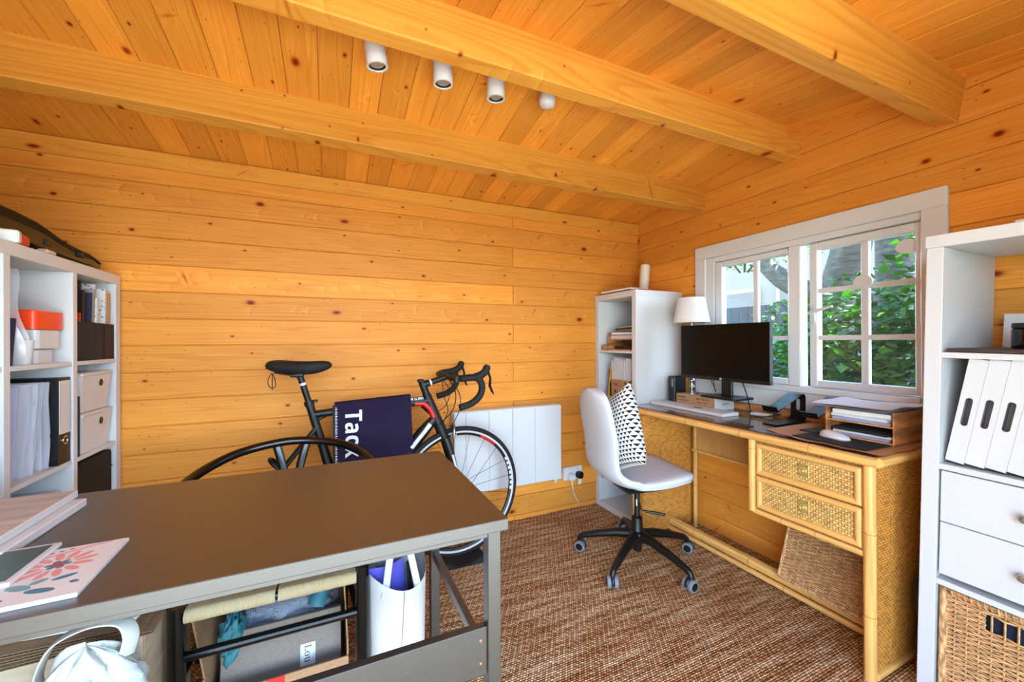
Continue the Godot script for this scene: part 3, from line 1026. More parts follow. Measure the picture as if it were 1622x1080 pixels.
func build_outside() -> void:
	var g := setting("ground")
	obj("garden_soil", mb().span(Vector3(0.05, -0.16, -14), Vector3(16, -0.10, 12)), M.soil, g)
	obj("lawn", mb().span(Vector3(-16, -0.16, 2.75), Vector3(0.05, -0.10, 16)), M.lawn, g)
	obj("lawn", mb().span(Vector3(-16, -0.16, -14), Vector3(0.05, -0.12, 2.75)), M.lawn, g)
	var terr := setting("terrace")
	for i in 8:
		for j in 7:
			var x := -4.6 + i * 0.7
			var z := 2.75 + j * 0.7
			obj("slab", mb().span(Vector3(x, -0.10, z), Vector3(x + 0.69, -0.06, z + 0.69), 0.006), M.paving, terr)
	# neighbouring house
	var h := thing("house", "pale brick house with white window frames beyond the dark fence", "house", Transform3D(Basis.IDENTITY, Vector3(7.0, -0.1, -4.5)))
	obj("wall", mb().span(Vector3(0, 0, -4.5), Vector3(3, 4.5, 4.0)), M.brick, h)
	for q in [[-0.95, 0.35, 1.45, 2.40], [1.27, 0.35, 1.4, 2.42]]:
		var wn := obj("window_frame", mb().span(Vector3(-0.06, q[2] - 0.08, q[0] - 0.08), Vector3(0.0, q[3] + 0.08, q[0] + 1.75), 0.005), M.render_white, h)
		for k in 2:
			obj("pane", mb().span(Vector3(-0.07, q[2], q[0] + k * 0.86), Vector3(-0.061, q[3], q[0] + k * 0.86 + 0.80)), M.far_pane, wn)
	# fence of dark boards
	var fe := thing("garden_fence", "dark slate-coloured timber fence beyond the window", "fence", Transform3D(Basis.IDENTITY, Vector3(4.2, -0.1, 0)))
	var z := -7.0
	while z < 1.0:
		obj("panel", mb().span(Vector3(-0.02, 0.0, z), Vector3(0.02, 1.86 if int(z * 0.6) % 2 == 0 else 1.82, z + 0.148), 0.004), M.fence, fe)
		z += 0.15
	obj("rail", mb().span(Vector3(-0.06, 1.2, -7), Vector3(-0.02, 1.28, 1)), M.fence, fe)
	# trees
	var t1 := thing("tree", "thick grey tree trunk with a branch arching across the panes", "tree", Transform3D(Basis.IDENTITY, Vector3(2.1, -0.1, 0.285)))
	obj("trunk", mb().tube(smooth([Vector3(0, 0, 0), Vector3(0.02, 0.8, 0.0), Vector3(-0.05, 1.5, -0.05), Vector3(-0.02, 2.2, 0.1), Vector3(0.1, 3.6, 0.2)]), 0.14, 14), M.bark, t1)
	obj("branch", mb().tube(smooth([Vector3(-0.03, 1.62, -0.04), Vector3(0.0, 1.72, -0.28), Vector3(0.02, 1.90, -0.55), Vector3(0.05, 2.18, -0.82), Vector3(0.15, 2.9, -1.4)]), [0.11, 0.11, 0.11, 0.11, 0.11, 0.11, 0.105, 0.10, 0.10, 0.10, 0.10, 0.10, 0.095, 0.09, 0.085, 0.08, 0.08, 0.07, 0.07, 0.06, 0.06, 0.05, 0.05, 0.05, 0.05], 12), M.bark, t1)
	var t2 := thing("tree", "dark brown tree trunk half hidden by leaves at the hinged casement", "tree", Transform3D(Basis.IDENTITY, Vector3(1.55, -0.1, 0.83)))
	obj("trunk", mb().tube(smooth([Vector3(0, 0, 0), Vector3(0.0, 1.0, 0.0), Vector3(0.04, 2.0, 0.02), Vector3(0.02, 3.6, -0.05)]), 0.105, 14), M.bark, t2)
	var lm := leaf_mesh()
	var G := Color(0.040, 0.130, 0.034)
	bush("laurel_bush", "glossy dark green laurel bush filling the lower panes of the hinged casement", Vector3(1.15, -0.1, 0.85), Vector3(1.0, 1.70, 0.9), 3600, 0.075, 3, lm, G)
	bush("laurel_bush", "leafy evergreen bush at the foot of the thick grey trunk", Vector3(1.35, -0.1, 0.30), Vector3(1.0, 1.55, 0.9), 3200, 0.07, 5, lm, G)
	bush("laurel_bush", "tall leafy laurel shoots beside the outer edge of the window", Vector3(1.1, -0.1, 1.30), Vector3(0.7, 2.2, 0.6), 2200, 0.075, 7, lm, Color(0.042, 0.135, 0.036))
	bush("ivy_shrub", "low ivy shrub behind the computer monitor below the fence", Vector3(1.7, -0.1, -0.55), Vector3(1.0, 1.10, 1.0), 1800, 0.065, 9, lm, Color(0.055, 0.17, 0.03))
	bush("garden_tree", "light green leaves of the tree crown at the top of the panes", Vector3(2.6, 2.0, -1.0), Vector3(2.8, 1.6, 2.4), 2600, 0.09, 11, lm, Color(0.09, 0.19, 0.04), "tree", 3)
	bush("garden_tree", "dense leaf canopy above the laurel bushes", Vector3(2.2, 2.05, 0.7), Vector3(2.6, 1.6, 2.2), 2600, 0.09, 13, lm, Color(0.07, 0.16, 0.035), "tree", 3)

# ---------------------------------------------------------------- shelf units and what stands in them
func frustum(b: MB, c: Vector3, s0: Vector2, s1: Vector2, h: float) -> MB:
	# a box whose top (s1) differs from its foot (s0); c is the middle of the foot
	var lo := []
	var hi := []
	for q in [Vector2(-1, -1), Vector2(1, -1), Vector2(1, 1), Vector2(-1, 1)]:
		lo.append(c + Vector3(q.x * s0.x * 0.5, 0, q.y * s0.y * 0.5))
		hi.append(c + Vector3(q.x * s1.x * 0.5, h, q.y * s1.y * 0.5))
	for i in 4:
		var j := (i + 1) % 4
		var nn: Vector3 = (lo[j] - lo[i]).cross(hi[i] - lo[i]).normalized()
		if nn.dot((lo[i] + lo[j]) * 0.5 - c) < 0.0:
			nn = -nn
		b.quad(lo[i], lo[j], hi[j], hi[i], nn, Vector2(0, 0), Vector2(1, 0), Vector2(1, 1), Vector2(0, 1))
	b.flat(lo, Vector3.DOWN)
	b.flat(hi, Vector3.UP)
	return b

func holed_panel(b: MB, w: float, h: float, hw: float, hh: float, cy: float, z0: float, z1: float) -> MB:
	# an upright panel in xy with a stadium-shaped hole, as two halves that meet on the middle line
	for sgn in [-1.0, 1.0]:
		var p := PackedVector2Array([Vector2(0, 0), Vector2(sgn * w * 0.5, 0), Vector2(sgn * w * 0.5, h), Vector2(0, h), Vector2(0, cy + hh * 0.5)])
		for k in range(1, 7):
			var a := PI * 0.5 - PI * 0.5 * k / 6.0
			p.append(Vector2(sgn * cos(a) * hw * 0.5, cy + hh * 0.5 - hw * 0.5 + sin(a) * hw * 0.5))
		for k in range(0, 6):
			var a := -PI * 0.5 * k / 6.0
			p.append(Vector2(sgn * cos(a) * hw * 0.5, cy - hh * 0.5 + hw * 0.5 + sin(a) * hw * 0.5))
		p.append(Vector2(0, cy - hh * 0.5))
		b.prism(p, z0, z1)
	return b

func magazine_file(called: String, label: String, t: Transform3D, w: float, h: float, d: float, m: Material, group: String, hole := 0.0, low := 0.0) -> Node3D:
	# its spine faces local +z; low > 0 cuts the front down to that height
	var n := thing(called, label, "magazine file", t, group)
	var fh := low if low > 0.0 else h
	if hole > 0.0:
		obj("spine", holed_panel(mb(), w, h, 0.016, 0.085, h * hole, -0.003, 0.0), m, n)
	else:
		obj("spine", mb().span(Vector3(-w * 0.5, 0, -0.003), Vector3(w * 0.5, fh, 0), 0.0008), m, n)
	var side := PackedVector2Array([Vector2(0, 0), Vector2(d, 0), Vector2(d, h), Vector2(d * 0.45, h), Vector2(0, fh)])
	for s in [-1.0, 1.0]:
		var fr := Transform3D(Basis(Vector3(0, 0, -1), Vector3(0, 1, 0), Vector3(1, 0, 0)), Vector3(s * (w * 0.5 - 0.0015) - 0.0015, 0, -0.003))
		obj("side", mb(fr).prism(side, 0.0, 0.003), m, n)
	obj("back", mb().span(Vector3(-w * 0.5, 0, -d), Vector3(w * 0.5, h, -d + 0.003)), m, n)
	obj("base", mb().span(Vector3(-w * 0.5, 0, -d), Vector3(w * 0.5, 0.003, 0)), m, n)
	return n

func booklet(label: String, m: Material, t: Transform3D, w: float, h: float, d: float, group := "", cat := "booklet", called := "booklet") -> Node3D:
	# standing, spine towards local +z: cover with paper leaves inside
	var n := thing(called, label, cat, t, group)
	var c := mb()
	c.span(Vector3(-w * 0.5, 0, -d), Vector3(-w * 0.5 + 0.0012, h, 0))
	c.span(Vector3(w * 0.5 - 0.0012, 0, -d), Vector3(w * 0.5, h, 0))
	c.span(Vector3(-w * 0.5 + 0.0012, 0, -0.0015), Vector3(w * 0.5 - 0.0012, h, 0))
	obj("cover", c, m, n)
	obj("leaves", mb().span(Vector3(-w * 0.5 + 0.0012, 0.002, -d + 0.002), Vector3(w * 0.5 - 0.0012, h - 0.002, -0.0015)), M.offwhite_paper, n)
	return n

func build_left_shelf() -> void:
	var s := thing("cube_shelf", "wide white cube shelf unit standing along the wall next to the dark table", "shelf unit")
	var X0 := -3.30
	var X1 := -2.91
	var T := 1.444
	var W: Material = M.white
	for q in [[0.015, 0.055], [0.34, 0.367], [0.672, 0.700], [1.005, 1.033], [1.338, 1.378]]:
		obj("upright", mb().span(Vector3(X0, F + 0.039, q[0]), Vector3(X1, T - 0.039, q[1]), 0.0015), W, s)
	obj("top", mb().span(Vector3(X0, T - 0.039, 0.015), Vector3(X1 + 0.001, T, 1.378), 0.0015), W, s)
	obj("bottom", mb().span(Vector3(X0, F, 0.015), Vector3(X1, F + 0.039, 1.378), 0.0015), W, s)
	obj("back", mb().span(Vector3(X0 - 0.006, F, 0.015), Vector3(X0, T, 1.378)), W, s)
	for c in [[0.055, 0.34], [0.367, 0.672], [0.700, 1.005], [1.033, 1.338]]:
		for y in [0.39, 0.738, 1.087]:
			obj("shelf", mb().span(Vector3(X0, y - 0.015, c[0]), Vector3(X1 - 0.002, y, c[1]), 0.001), W, s)
	# spine towards +x, z runs away from the back wall
	var face := func(x: float, y: float, z: float, lean := 0.0) -> Transform3D:
		return Transform3D(Basis(Vector3.UP, PI * 0.5) * Basis(Vector3.BACK, deg_to_rad(lean)), Vector3(x, y, z))
	# far column, top: two dark files full of magazines
	magazine_file("magazine_file", "wide dark grey card file holding black and navy booklets", face.call(-2.913, 1.0871, 0.272), 0.120, 0.165, 0.25, M.charcoal, "dark magazine files", 0.0, 0.146)
	magazine_file("magazine_file", "dark grey card file in the middle of the three", face.call(-2.913, 1.0871, 0.180), 0.058, 0.162, 0.25, mat(Color(0.17, 0.14, 0.125), 0.9), "dark magazine files", 0.0, 0.145)
	magazine_file("magazine_file", "narrow dark brown card file next to the end panel", face.call(-2.913, 1.0871, 0.099), 0.07, 0.160, 0.25, mat(Color(0.19, 0.15, 0.13), 0.9), "dark magazine files", 0.0, 0.144)
	var pattern := mat(Color.WHITE, 0.8)
	var pim := Image.create(128, 128, false, Image.FORMAT_RGB8)
	pim.fill(Color(0.86, 0.86, 0.86))
	var pr := RandomNumberGenerator.new()
	pr.seed = 5
	for k in 70:
		blot(pim, pr.randf() * 128, pr.randf() * 128, pr.randf_range(2, 6), pr.randf_range(2, 4), pr.randf() * 3, [Color(0.45, 0.55, 0.62), Color(0.72, 0.62, 0.36), Color(0.60, 0.68, 0.68), Color(0.35, 0.40, 0.55)][k % 4])
	pattern.albedo_texture = tex(pim)
	triplanar(pattern, 9.0)
	var ym := 1.0902
	var bk := [
		["black booklet with white page edges leaning in the wide dark file", M.black, 0.284, 0.262, 0.014, -2.921],
		["brown booklet with pale title lettering standing tallest in the dark file", mat(Color(0.16, 0.11, 0.09), 0.7), 0.252, 0.300, 0.012, -2.945],
		["navy blue booklet with a white fore edge in the dark file", M.navy, 0.232, 0.258, 0.012, -2.921],
		["grey wallpaper sample booklet behind the navy one", M.paper_grey, 0.202, 0.275, 0.012, -2.925],
		["booklet with a yellow and white floral cover in the middle file", pattern, 0.183, 0.240, 0.014, -2.921],
		["tall booklet with a blue floral cover at the back of the middle file", pattern, 0.160, 0.298, 0.012, -2.940],
		["white patterned booklet beside the brown cardboard one", pattern, 0.118, 0.285, 0.012, -2.923],
		["brown kraft booklet against the end panel of the shelf", M.kraft_paper, 0.092, 0.272, 0.010, -2.921],
	]
	for q in bk:
		booklet(q[0], q[1], face.call(q[5], ym, q[2], -3.0), q[4], q[3], 0.19, "booklets in the dark files")
	var wt := mat(Color(0.80, 0.77, 0.70), 0.8)
	booklet("small red booklet low in the wide dark file", M.red, face.call(-2.9185, ym, 0.308, -2.0), 0.008, 0.175, 0.14, "booklets in the dark files")
	# far column, middle: two white storage boxes
	for k in 2:
		var y0 := 0.7382 + k * 0.1525
		var t := thing("storage_box", ["lower glossy white storage box with an oval hand hole", "upper glossy white storage box with an oval hand hole"][k], "box", Transform3D(Basis.IDENTITY, Vector3(-3.052, y0, 0.186)), "white storage boxes")
		var b := mb()
		frustum(b, Vector3(0, 0, 0), Vector2(0.25, 0.185), Vector2(0.27, 0.215), 0.135)
		obj("body", b, M.white_metal, t)
		obj("lid", mb().span(Vector3(-0.137, 0.135, -0.110), Vector3(0.137, 0.150, 0.110), 0.004), M.white_metal, t)
		var hole := mb(Transform3D(Basis(Vector3.UP, PI * 0.5), Vector3(0.1345, 0.105, -0.03)))
		var op := PackedVector2Array()
		for i in 20:
			op.append(Vector2(cos(TAU * i / 20.0) * 0.011, sin(TAU * i / 20.0) * 0.014))
		hole.prism(op, -0.006, 0.0008)
		obj("hand_hole", hole, M.black, t)
	booklet("navy folder wedged beside the white storage boxes", M.navy, face.call(-2.915, 0.7382, 0.318, 0.0), 0.009, 0.22, 0.25, "", "folder", "folder")
	# far column, below: dark fabric box
	var fb := thing("fabric_box", "black fabric drawer box in the lowest visible cell of the shelf", "box", Transform3D(Basis.IDENTITY, Vector3(-3.10, 0.3902, 0.1975)))
	obj("body", mb().span(Vector3(-0.18, 0, -0.138), Vector3(0.178, 0.315, 0.138), 0.006), mat(Color(0.055, 0.06, 0.075), 0.8), fb)
	obj("seam", mb().span(Vector3(0.178, 0.245, -0.135), Vector3(0.1805, 0.250, 0.135)), M.black, fb)
	# second column, top: orange and white tub, clear sleeve, navy folder
	var tub := thing("plastic_tub", "white plastic tub with a bright orange lid", "tub", Transform3D(Basis.IDENTITY, Vector3(-3.000, 1.0872, 0.452)))
	var ro := Transform3D(Basis(Vector3.RIGHT, -PI * 0.5), Vector3.ZERO)
	obj("foot", mb(ro).prism(rounded(0.12, 0.085, 0.012), 0.0, 0.045, 0.003), M.white_metal, tub)
	obj("body", mb(ro).prism(rounded(0.14, 0.120, 0.014), 0.048, 0.110, 0.003), M.white_metal, tub)
	obj("lid", mb(ro).prism(rounded(0.145, 0.150, 0.014), 0.111, 0.172, 0.004), M.orange, tub)
	var cup := mb()
	cup.lathe([Vector2(0.0, 0), Vector2(0.022, 0), Vector2(0.029, 0.075), Vector2(0.027, 0.075), Vector2(0.021, 0.004), Vector2(0, 0.004)], 20)
	one("paper_cup", "small white cup in front of the orange-lidded tub", "cup", cup, M.white_metal, Transform3D(Basis.IDENTITY, Vector3(-2.945, 1.0872, 0.560)))
	var sl := mb()
	sl.sheet(8, 10, func(u: float, v: float): return Vector3(-3.16 + 0.23 * u + 0.012 * sin(v * 9.0), 1.089 + 0.285 * v, 0.645 - 0.075 * (1.0 - v) * u - 0.012 * sin(u * 5.0 + v * 4.0)))
	sl.sheet(8, 10, func(u: float, v: float): return Vector3(-3.16 + 0.23 * u + 0.010 * sin(v * 8.0), 1.089 + 0.285 * v, 0.625 - 0.09 * (1.0 - v) * u - 0.010 * sin(u * 4.0 + v * 5.0)))
	one("plastic_sleeve", "tall clear plastic sleeve leaning before the orange-lidded tub", "plastic sleeve", sl, M.clear_plastic)
	booklet("navy folder leaning on the upright of the top cell", M.navy, face.call(-2.925, 1.0872, 0.640, -7.0), 0.010, 0.14, 0.22, "", "folder", "folder")
	# second column, middle: lever arch file and plastic wallets
	var lf := thing("lever_arch_file", "black lever arch file with a white spine label and a ring hole", "file", Transform3D(Basis.IDENTITY, Vector3(-2.915, 0.7382, 0.406)))
	obj("case", mb().span(Vector3(-0.29, 0, -0.036), Vector3(0, 0.296, 0.036), 0.002), M.black_plastic, lf)
	obj("spine_label", mb().span(Vector3(0, 0.104, -0.030), Vector3(0.0012, 0.286, 0.031)), M.white_matt, lf)
	text("- - - - - - -", 0.008, M.red, lf, Transform3D(Basis(Vector3.UP, PI * 0.5), Vector3(0.0016, 0.270, 0.0)), false)
	var ring := mb(Transform3D(Basis(Vector3.BACK, PI * 0.5), Vector3(0.001, 0.080, 0.0)))
	ring.tube(arc(Vector3.ZERO, Vector3(0.013, 0, 0), Vector3(0, 0, 0.013), 0, 345, 20), 0.0028, 8, true)
	obj("finger_ring", ring, M.chrome, lf)
	for k in 6:
		var z := 0.462 + k * 0.026
		var lean := 2.0 + k * 1.0
		var wl := mb(face.call(-2.93 - 0.006 * (k % 3), 0.7385, z, -lean))
		wl.sheet(6, 8, func(u: float, v: float): return Vector3(0.006 * sin(v * 6.0 + k) * u, 0.285 * v, -0.24 + 0.24 * u))
		wl.sheet(6, 8, func(u: float, v: float): return Vector3(0.009 + 0.008 * sin(v * 5.0 + k * 2.0) * u, 0.280 * v, -0.24 + 0.236 * u))
		var label: String = ["clear plastic wallet pressed against the black lever arch file", "clear plastic wallet second from the lever arch file", "clear plastic wallet third from the lever arch file", "clear plastic wallet fourth from the lever arch file", "clear plastic wallet fifth from the lever arch file", "large clear plastic wallet leaning outermost in front of the others"][k]
		one("plastic_wallet", label, "plastic wallet", wl, M.clear_plastic, Transform3D.IDENTITY, "clear plastic wallets")
	booklet("thin grey-blue folder showing between the clear plastic wallets", M.paper_blue, face.call(-2.95, 0.7385, 0.535, -4.0), 0.006, 0.27, 0.22, "", "folder", "folder")
	booklet("thin lilac folder inside the outermost clear wallets", mat(Color(0.72, 0.72, 0.82), 0.7), face.call(-2.945, 0.7385, 0.60, -6.5), 0.006, 0.28, 0.22, "", "folder", "folder")
	# second column, below
	var cb := thing("clear_box", "clear plastic box in the cell below the wallets", "box", Transform3D(Basis.IDENTITY, Vector3(-3.10, 0.3902, 0.52)))
	var cbm := mb()
	frustum(cbm, Vector3.ZERO, Vector2(0.30, 0.22), Vector2(0.33, 0.26), 0.24)
	obj("body", cbm, M.clear_plastic, cb)
	obj("lid", mb().span(Vector3(-0.17, 0.24, -0.135), Vector3(0.17, 0.255, 0.135), 0.005), M.clear_plastic, cb)
	# third column: seagrass basket standing at the edge
	var sb := thing("seagrass_basket", "small plaited seagrass basket on the shelf above the table corner", "basket", Transform3D(Basis.IDENTITY, Vector3(-2.992, 0.7382, 0.82)))
	for k in 6:
		var ring2 := []
		for i in 36:
			var a := TAU * i / 36.0
			ring2.append(Vector3(cos(a) * (0.098 + 0.004 * sin(k * 1.1)), 0.012 + k * 0.016 + 0.003 * sin(a * 9.0 + k * PI), sin(a) * (0.098 + 0.004 * sin(k * 1.1))))
		obj("plait", mb().tube(ring2, 0.0105, 6, true), M.seagrass, sb)
	obj("base", mb().lathe([Vector2(0, 0), Vector2(0.095, 0), Vector2(0.095, 0.008), Vector2(0, 0.008)], 24), M.seagrass, sb)
	# on top
	var cs := thing("hard_case", "glossy black moulded instrument case lying on the white shelf unit", "case", Transform3D(Basis.IDENTITY, Vector3(0, T + 0.0002, 0)))
	var zs := [0.035, 0.055, 0.14, 0.26, 0.34, 0.40, 0.47, 0.56, 0.75, 1.0, 1.22, 1.27]
	var hs := [0.052, 0.066, 0.074, 0.080, 0.090, 0.106, 0.118, 0.124, 0.128, 0.128, 0.12, 0.08]
	var wsx := [0.26, 0.30, 0.32, 0.325, 0.33, 0.33, 0.335, 0.335, 0.335, 0.335, 0.32, 0.28]
	for part in 2:
		var b := mb()
		var shell_at := func(u: float, v: float) -> Vector3:
			var f: float = u * (zs.size() - 1)
			var i := mini(int(f), zs.size() - 2)
			var t := f - i
			var z := lerpf(zs[i], zs[i + 1], t)
			var h := lerpf(hs[i], hs[i + 1], t)
			var w := lerpf(wsx[i], wsx[i + 1], t)
			var a := PI * v
			var cx := signf(cos(a)) * pow(absf(cos(a)), 0.45) * w * 0.5
			var sy := pow(absf(sin(a)), 0.45)
			if part == 0:
				return Vector3(-3.11 + cx, h * 0.66 - sy * h * 0.66, z)
			return Vector3(-3.11 + cx * 0.985, h * 0.66 + sy * h * 0.34, z)
		b.sheet(zs.size() - 1, 28, shell_at, -1.0 if part == 0 else 1.0)
		obj(["shell", "lid"][part], b, [M.black_gloss, mat(Color(0.045, 0.035, 0.028), 0.5, 0.0, 0.3)][part], cs)
	var seam := []
	for i in zs.size():
		seam.append(Vector3(-3.11 + wsx[i] * 0.5 + 0.001, hs[i] * 0.66, zs[i]))
	obj("seam", mb().tube(seam, 0.003, 6), M.black_rubber, cs)
	for z in [0.22, 0.42]:
		obj("latch", mb().span(Vector3(-2.957, 0.036, z), Vector3(-2.940, 0.056, z + 0.03), 0.002), M.black_plastic, cs)
	var rb := thing("red_pouch", "red and white paper packet at the front edge on top of the shelf", "packet", at(Vector3(-2.928, T + 0.0002, 0.615), 0, 12, 0))
	obj("packet", mb().span(Vector3(-0.02, 0, -0.035), Vector3(0.02, 0.034, 0.035), 0.006), M.red, rb)
	obj("label", mb().span(Vector3(-0.021, 0.0, 0.03), Vector3(0.0205, 0.036, 0.055), 0.004), M.white_matt, rb)
	one("folded_note", "small folded pale card next to the black case", "card", mb().box(Vector3(0, 0.008, 0), Vector3(0.03, 0.016, 0.05), 0.005), wt, Transform3D(Basis.IDENTITY, Vector3(-2.93, T + 0.0002, 0.47)))

func build_corner_shelf() -> void:
	var s := thing("cube_shelf", "tall narrow white shelf unit standing in the room corner behind the rattan desk", "shelf unit")
	var X0 := -0.388
	var X1 := -0.003
	var Z0 := 0.004
	var Z1 := 0.413
	var T := 1.468
	for q in [[Z0, Z0 + 0.038], [Z1 - 0.038, Z1]]:
		obj("side_panel", mb().span(Vector3(X0, F + 0.038, q[0]), Vector3(X1, T - 0.038, q[1]), 0.0015), M.white, s)
	obj("top", mb().span(Vector3(X0 - 0.001, T - 0.038, Z0), Vector3(X1, T, Z1), 0.0015), M.white, s)
	obj("bottom", mb().span(Vector3(X0, F, Z0), Vector3(X1, F + 0.038, Z1), 0.0015), M.white, s)
	obj("back", mb().span(Vector3(X1 - 0.006, F + 0.038, Z0 + 0.038), Vector3(X1, T - 0.038, Z1 - 0.038)), M.white, s)
	for y in [0.39, 0.735, 1.092]:
		obj("shelf", mb().span(Vector3(X0 + 0.002, y - 0.016, Z0 + 0.038), Vector3(X1 - 0.006, y, Z1 - 0.038), 0.001), M.white, s)
	var face := func(x: float, y: float, z: float, lean := 0.0) -> Transform3D:
		return Transform3D(Basis(Vector3.UP, -PI * 0.5) * Basis(Vector3.BACK, deg_to_rad(lean)), Vector3(x, y, z))
	# upper cell
	var tray := thing("letter_tray", "wooden letter tray with papers inside the corner shelf", "letter tray", Transform3D(Basis.IDENTITY, Vector3(-0.20, 1.0922, 0.235)))
	for y in [0.0, 0.068]:
		obj("tray_floor", mb().span(Vector3(-0.15, y, -0.13), Vector3(0.15, y + 0.008, 0.13), 0.001), M.tray_wood, tray)
	for z in [-0.138, 0.130]:
		obj("side", mb().span(Vector3(-0.15, 0, z), Vector3(0.15, 0.120, z + 0.008), 0.001), M.tray_wood, tray)
	obj("back", mb().span(Vector3(0.15, 0, -0.138), Vector3(0.158, 0.120, 0.138), 0.001), M.tray_wood, tray)
	var papers := [["white sheets lying in the upper tray of the corner shelf", M.paper, 0.019], ["blue-grey folder lying on the sheets in the corner shelf", M.paper_blue, 0.010], ["cream envelope lying on top of the papers in the corner shelf", M.offwhite_paper, 0.012]]
	var y := 1.0922 + 0.0765
	for q in papers:
		one("paper_stack", q[0], "paper", mb().box(Vector3(0, q[2] * 0.5, 0), Vector3(0.27, q[2], 0.22), 0.001), q[1], at(Vector3(-0.212, y, 0.235), 0, (y - 1.17) * 300.0, 0), "papers in the corner shelf tray")
		y += q[2] + 0.0003
	one("notebook", "dark notebook lying in the lower tray of the corner shelf", "notebook", mb().box(Vector3(0, 0.011, 0), Vector3(0.24, 0.022, 0.18), 0.003), M.charcoal, Transform3D(Basis.IDENTITY, Vector3(-0.22, 1.1005, 0.24)))
	var bag := thing("striped_pouch", "cream fabric pouch with a black stripe slumped over the wooden tray", "pouch", Transform3D(Basis.IDENTITY, Vector3(-0.24, 1.2145, 0.225)))
	var pouch := func(u: float, v: float, k: float) -> Vector3:
		var a := TAU * u
		var z := (v - 0.5) * 0.27
		var w := 0.092 * pow(maxf(0.0, 1.0 - pow(absf(v * 2.0 - 1.0), 3.0)), 0.5)
		return Vector3(cos(a) * w * k, 0.020 + sin(a) * 0.019 * k + 0.010 * (v - 0.35), z)
	obj("body", mb().sheet(20, 12, func(u: float, v: float): return pouch.call(u, v, 1.0)), M.canvas, bag)
	obj("stripe", mb().sheet(4, 12, func(u: float, v: float): return pouch.call(0.47 + 0.09 * u, v * 0.96 + 0.02, 1.025)), M.black, bag)
	one("card_box", "small white card box with black print on the striped pouch", "box", mb().box(Vector3(0, 0.0, 0), Vector3(0.07, 0.045, 0.09), 0.003), M.white_matt, Transform3D(Basis.IDENTITY, Vector3(-0.22, 1.283, 0.325)))
	booklet("white folder standing at the back of the upper corner shelf cell", M.paper, face.call(-0.09, 1.0922, 0.07, -2.0), 0.012, 0.30, 0.07, "", "folder", "folder")
	booklet("tall white sheet standing behind the wooden tray", M.white_matt, Transform3D(Basis.IDENTITY, Vector3(-0.022, 1.0922, 0.36)), 0.010, 0.29, 0.26, "", "folder", "folder")
	var roll := mb(Transform3D(Basis(Vector3.BACK, PI * 0.5), Vector3(0, 0.019, 0)))
	roll.lathe([Vector2(0.011, 0.02), Vector2(0.019, 0.02), Vector2(0.019, -0.02), Vector2(0.011, -0.02), Vector2(0.011, 0.02)], 20)
	one("tape_roll", "brown roll of tape beside the wooden tray", "tape roll", roll, M.kraft_paper, Transform3D(Basis.IDENTITY, Vector3(-0.355, 1.0922, 0.068)))
	# lower cell: two card files with white booklets and a ruler
	for k in 2:
		var z := 0.192 + k * 0.095
		var fl := magazine_file("magazine_file", ["kraft card file with a small round mark, further in the corner shelf", "kraft card file with black handwriting, nearer in the corner shelf"][k], face.call(-0.365, 0.7352, z), 0.088, 0.24, 0.26, M.kraft, "kraft magazine files", 0.0, 0.165)
		text(["That", "No\nmore"][k], 0.014, M.black, fl, Transform3D(Basis.IDENTITY, Vector3(0, 0.135, 0.0008)), true)
		var disc := mb(Transform3D(Basis(Vector3.RIGHT, PI * 0.5), Vector3(0, 0.085, 0.0006)))
		disc.lathe([Vector2(0.012, -0.0006), Vector2(0.012, 0.0006), Vector2(0, 0.0006)], 16)
		obj("round_mark", disc, M.navy, fl)
		for j in 4:
			booklet(["white booklet standing first in the kraft file", "white booklet standing second in the kraft file", "white booklet standing third in the kraft file", "white booklet standing last in the kraft file"][j] + [" further in the corner", " nearer the desk"][k], M.paper, face.call(-0.385 + 0.02 + 0.004, 0.7386, z - 0.031 + j * 0.020, 1.5 - j), 0.014, 0.285 + 0.006 * ((j * 3 + k) % 4), 0.2, "white booklets in the kraft files")
	one("ruler", "yellow wooden ruler leaning beside the kraft files", "ruler", mb().box(Vector3(0, 0.125, 0), Vector3(0.028, 0.25, 0.005), 0.001), M.yellow, at(Vector3(-0.35, 0.7355, 0.105), 8, 0, 0))
	booklet("thin dark folder leaning next to the yellow ruler", M.black_plastic, face.call(-0.36, 0.7352, 0.134, 3.0), 0.005, 0.225, 0.2, "", "folder", "folder")
	# on top
	var b1 := thing("red_book", "slim red book lying on top of the corner shelf", "book", at(Vector3(-0.19, T + 0.0002, 0.27), 0, 3, 0))
	obj("cover", mb().span(Vector3(-0.16, 0, -0.11), Vector3(0.11, 0.010, 0.11), 0.001), M.red_tape, b1)
	obj("leaves", mb().span(Vector3(-0.161, 0.002, -0.108), Vector3(-0.14, 0.008, 0.108)), M.offwhite_paper, b1)
	var b2 := thing("white_book", "white paperback lying over the red book on the corner shelf", "book", at(Vector3(-0.315, T + 0.0104, 0.20), 0, 4, 0))
	obj("cover", mb().span(Vector3(-0.06, 0, -0.14), Vector3(0.06, 0.013, 0.14), 0.002), M.white_matt, b2)
	obj("leaves", mb().span(Vector3(-0.061, 0.002, -0.138), Vector3(-0.04, 0.011, 0.138)), M.offwhite_paper, b2)
	var cn := thing("pillar_candle", "tall white pillar candle leaning slightly on the corner shelf", "candle", at(Vector3(-0.135, T + 0.0124, 0.205), 0, 0, -5))
	obj("wax", mb().lathe([Vector2(0, 0), Vector2(0.030, 0), Vector2(0.031, 0.01), Vector2(0.031, 0.185), Vector2(0.027, 0.192), Vector2(0.012, 0.189), Vector2(0, 0.187)], 24), M.wax, cn)
	obj("wick", mb().tube([Vector3(0, 0.187, 0), Vector3(0.003, 0.202, 0)], 0.0018, 6), M.offwhite_paper, cn)

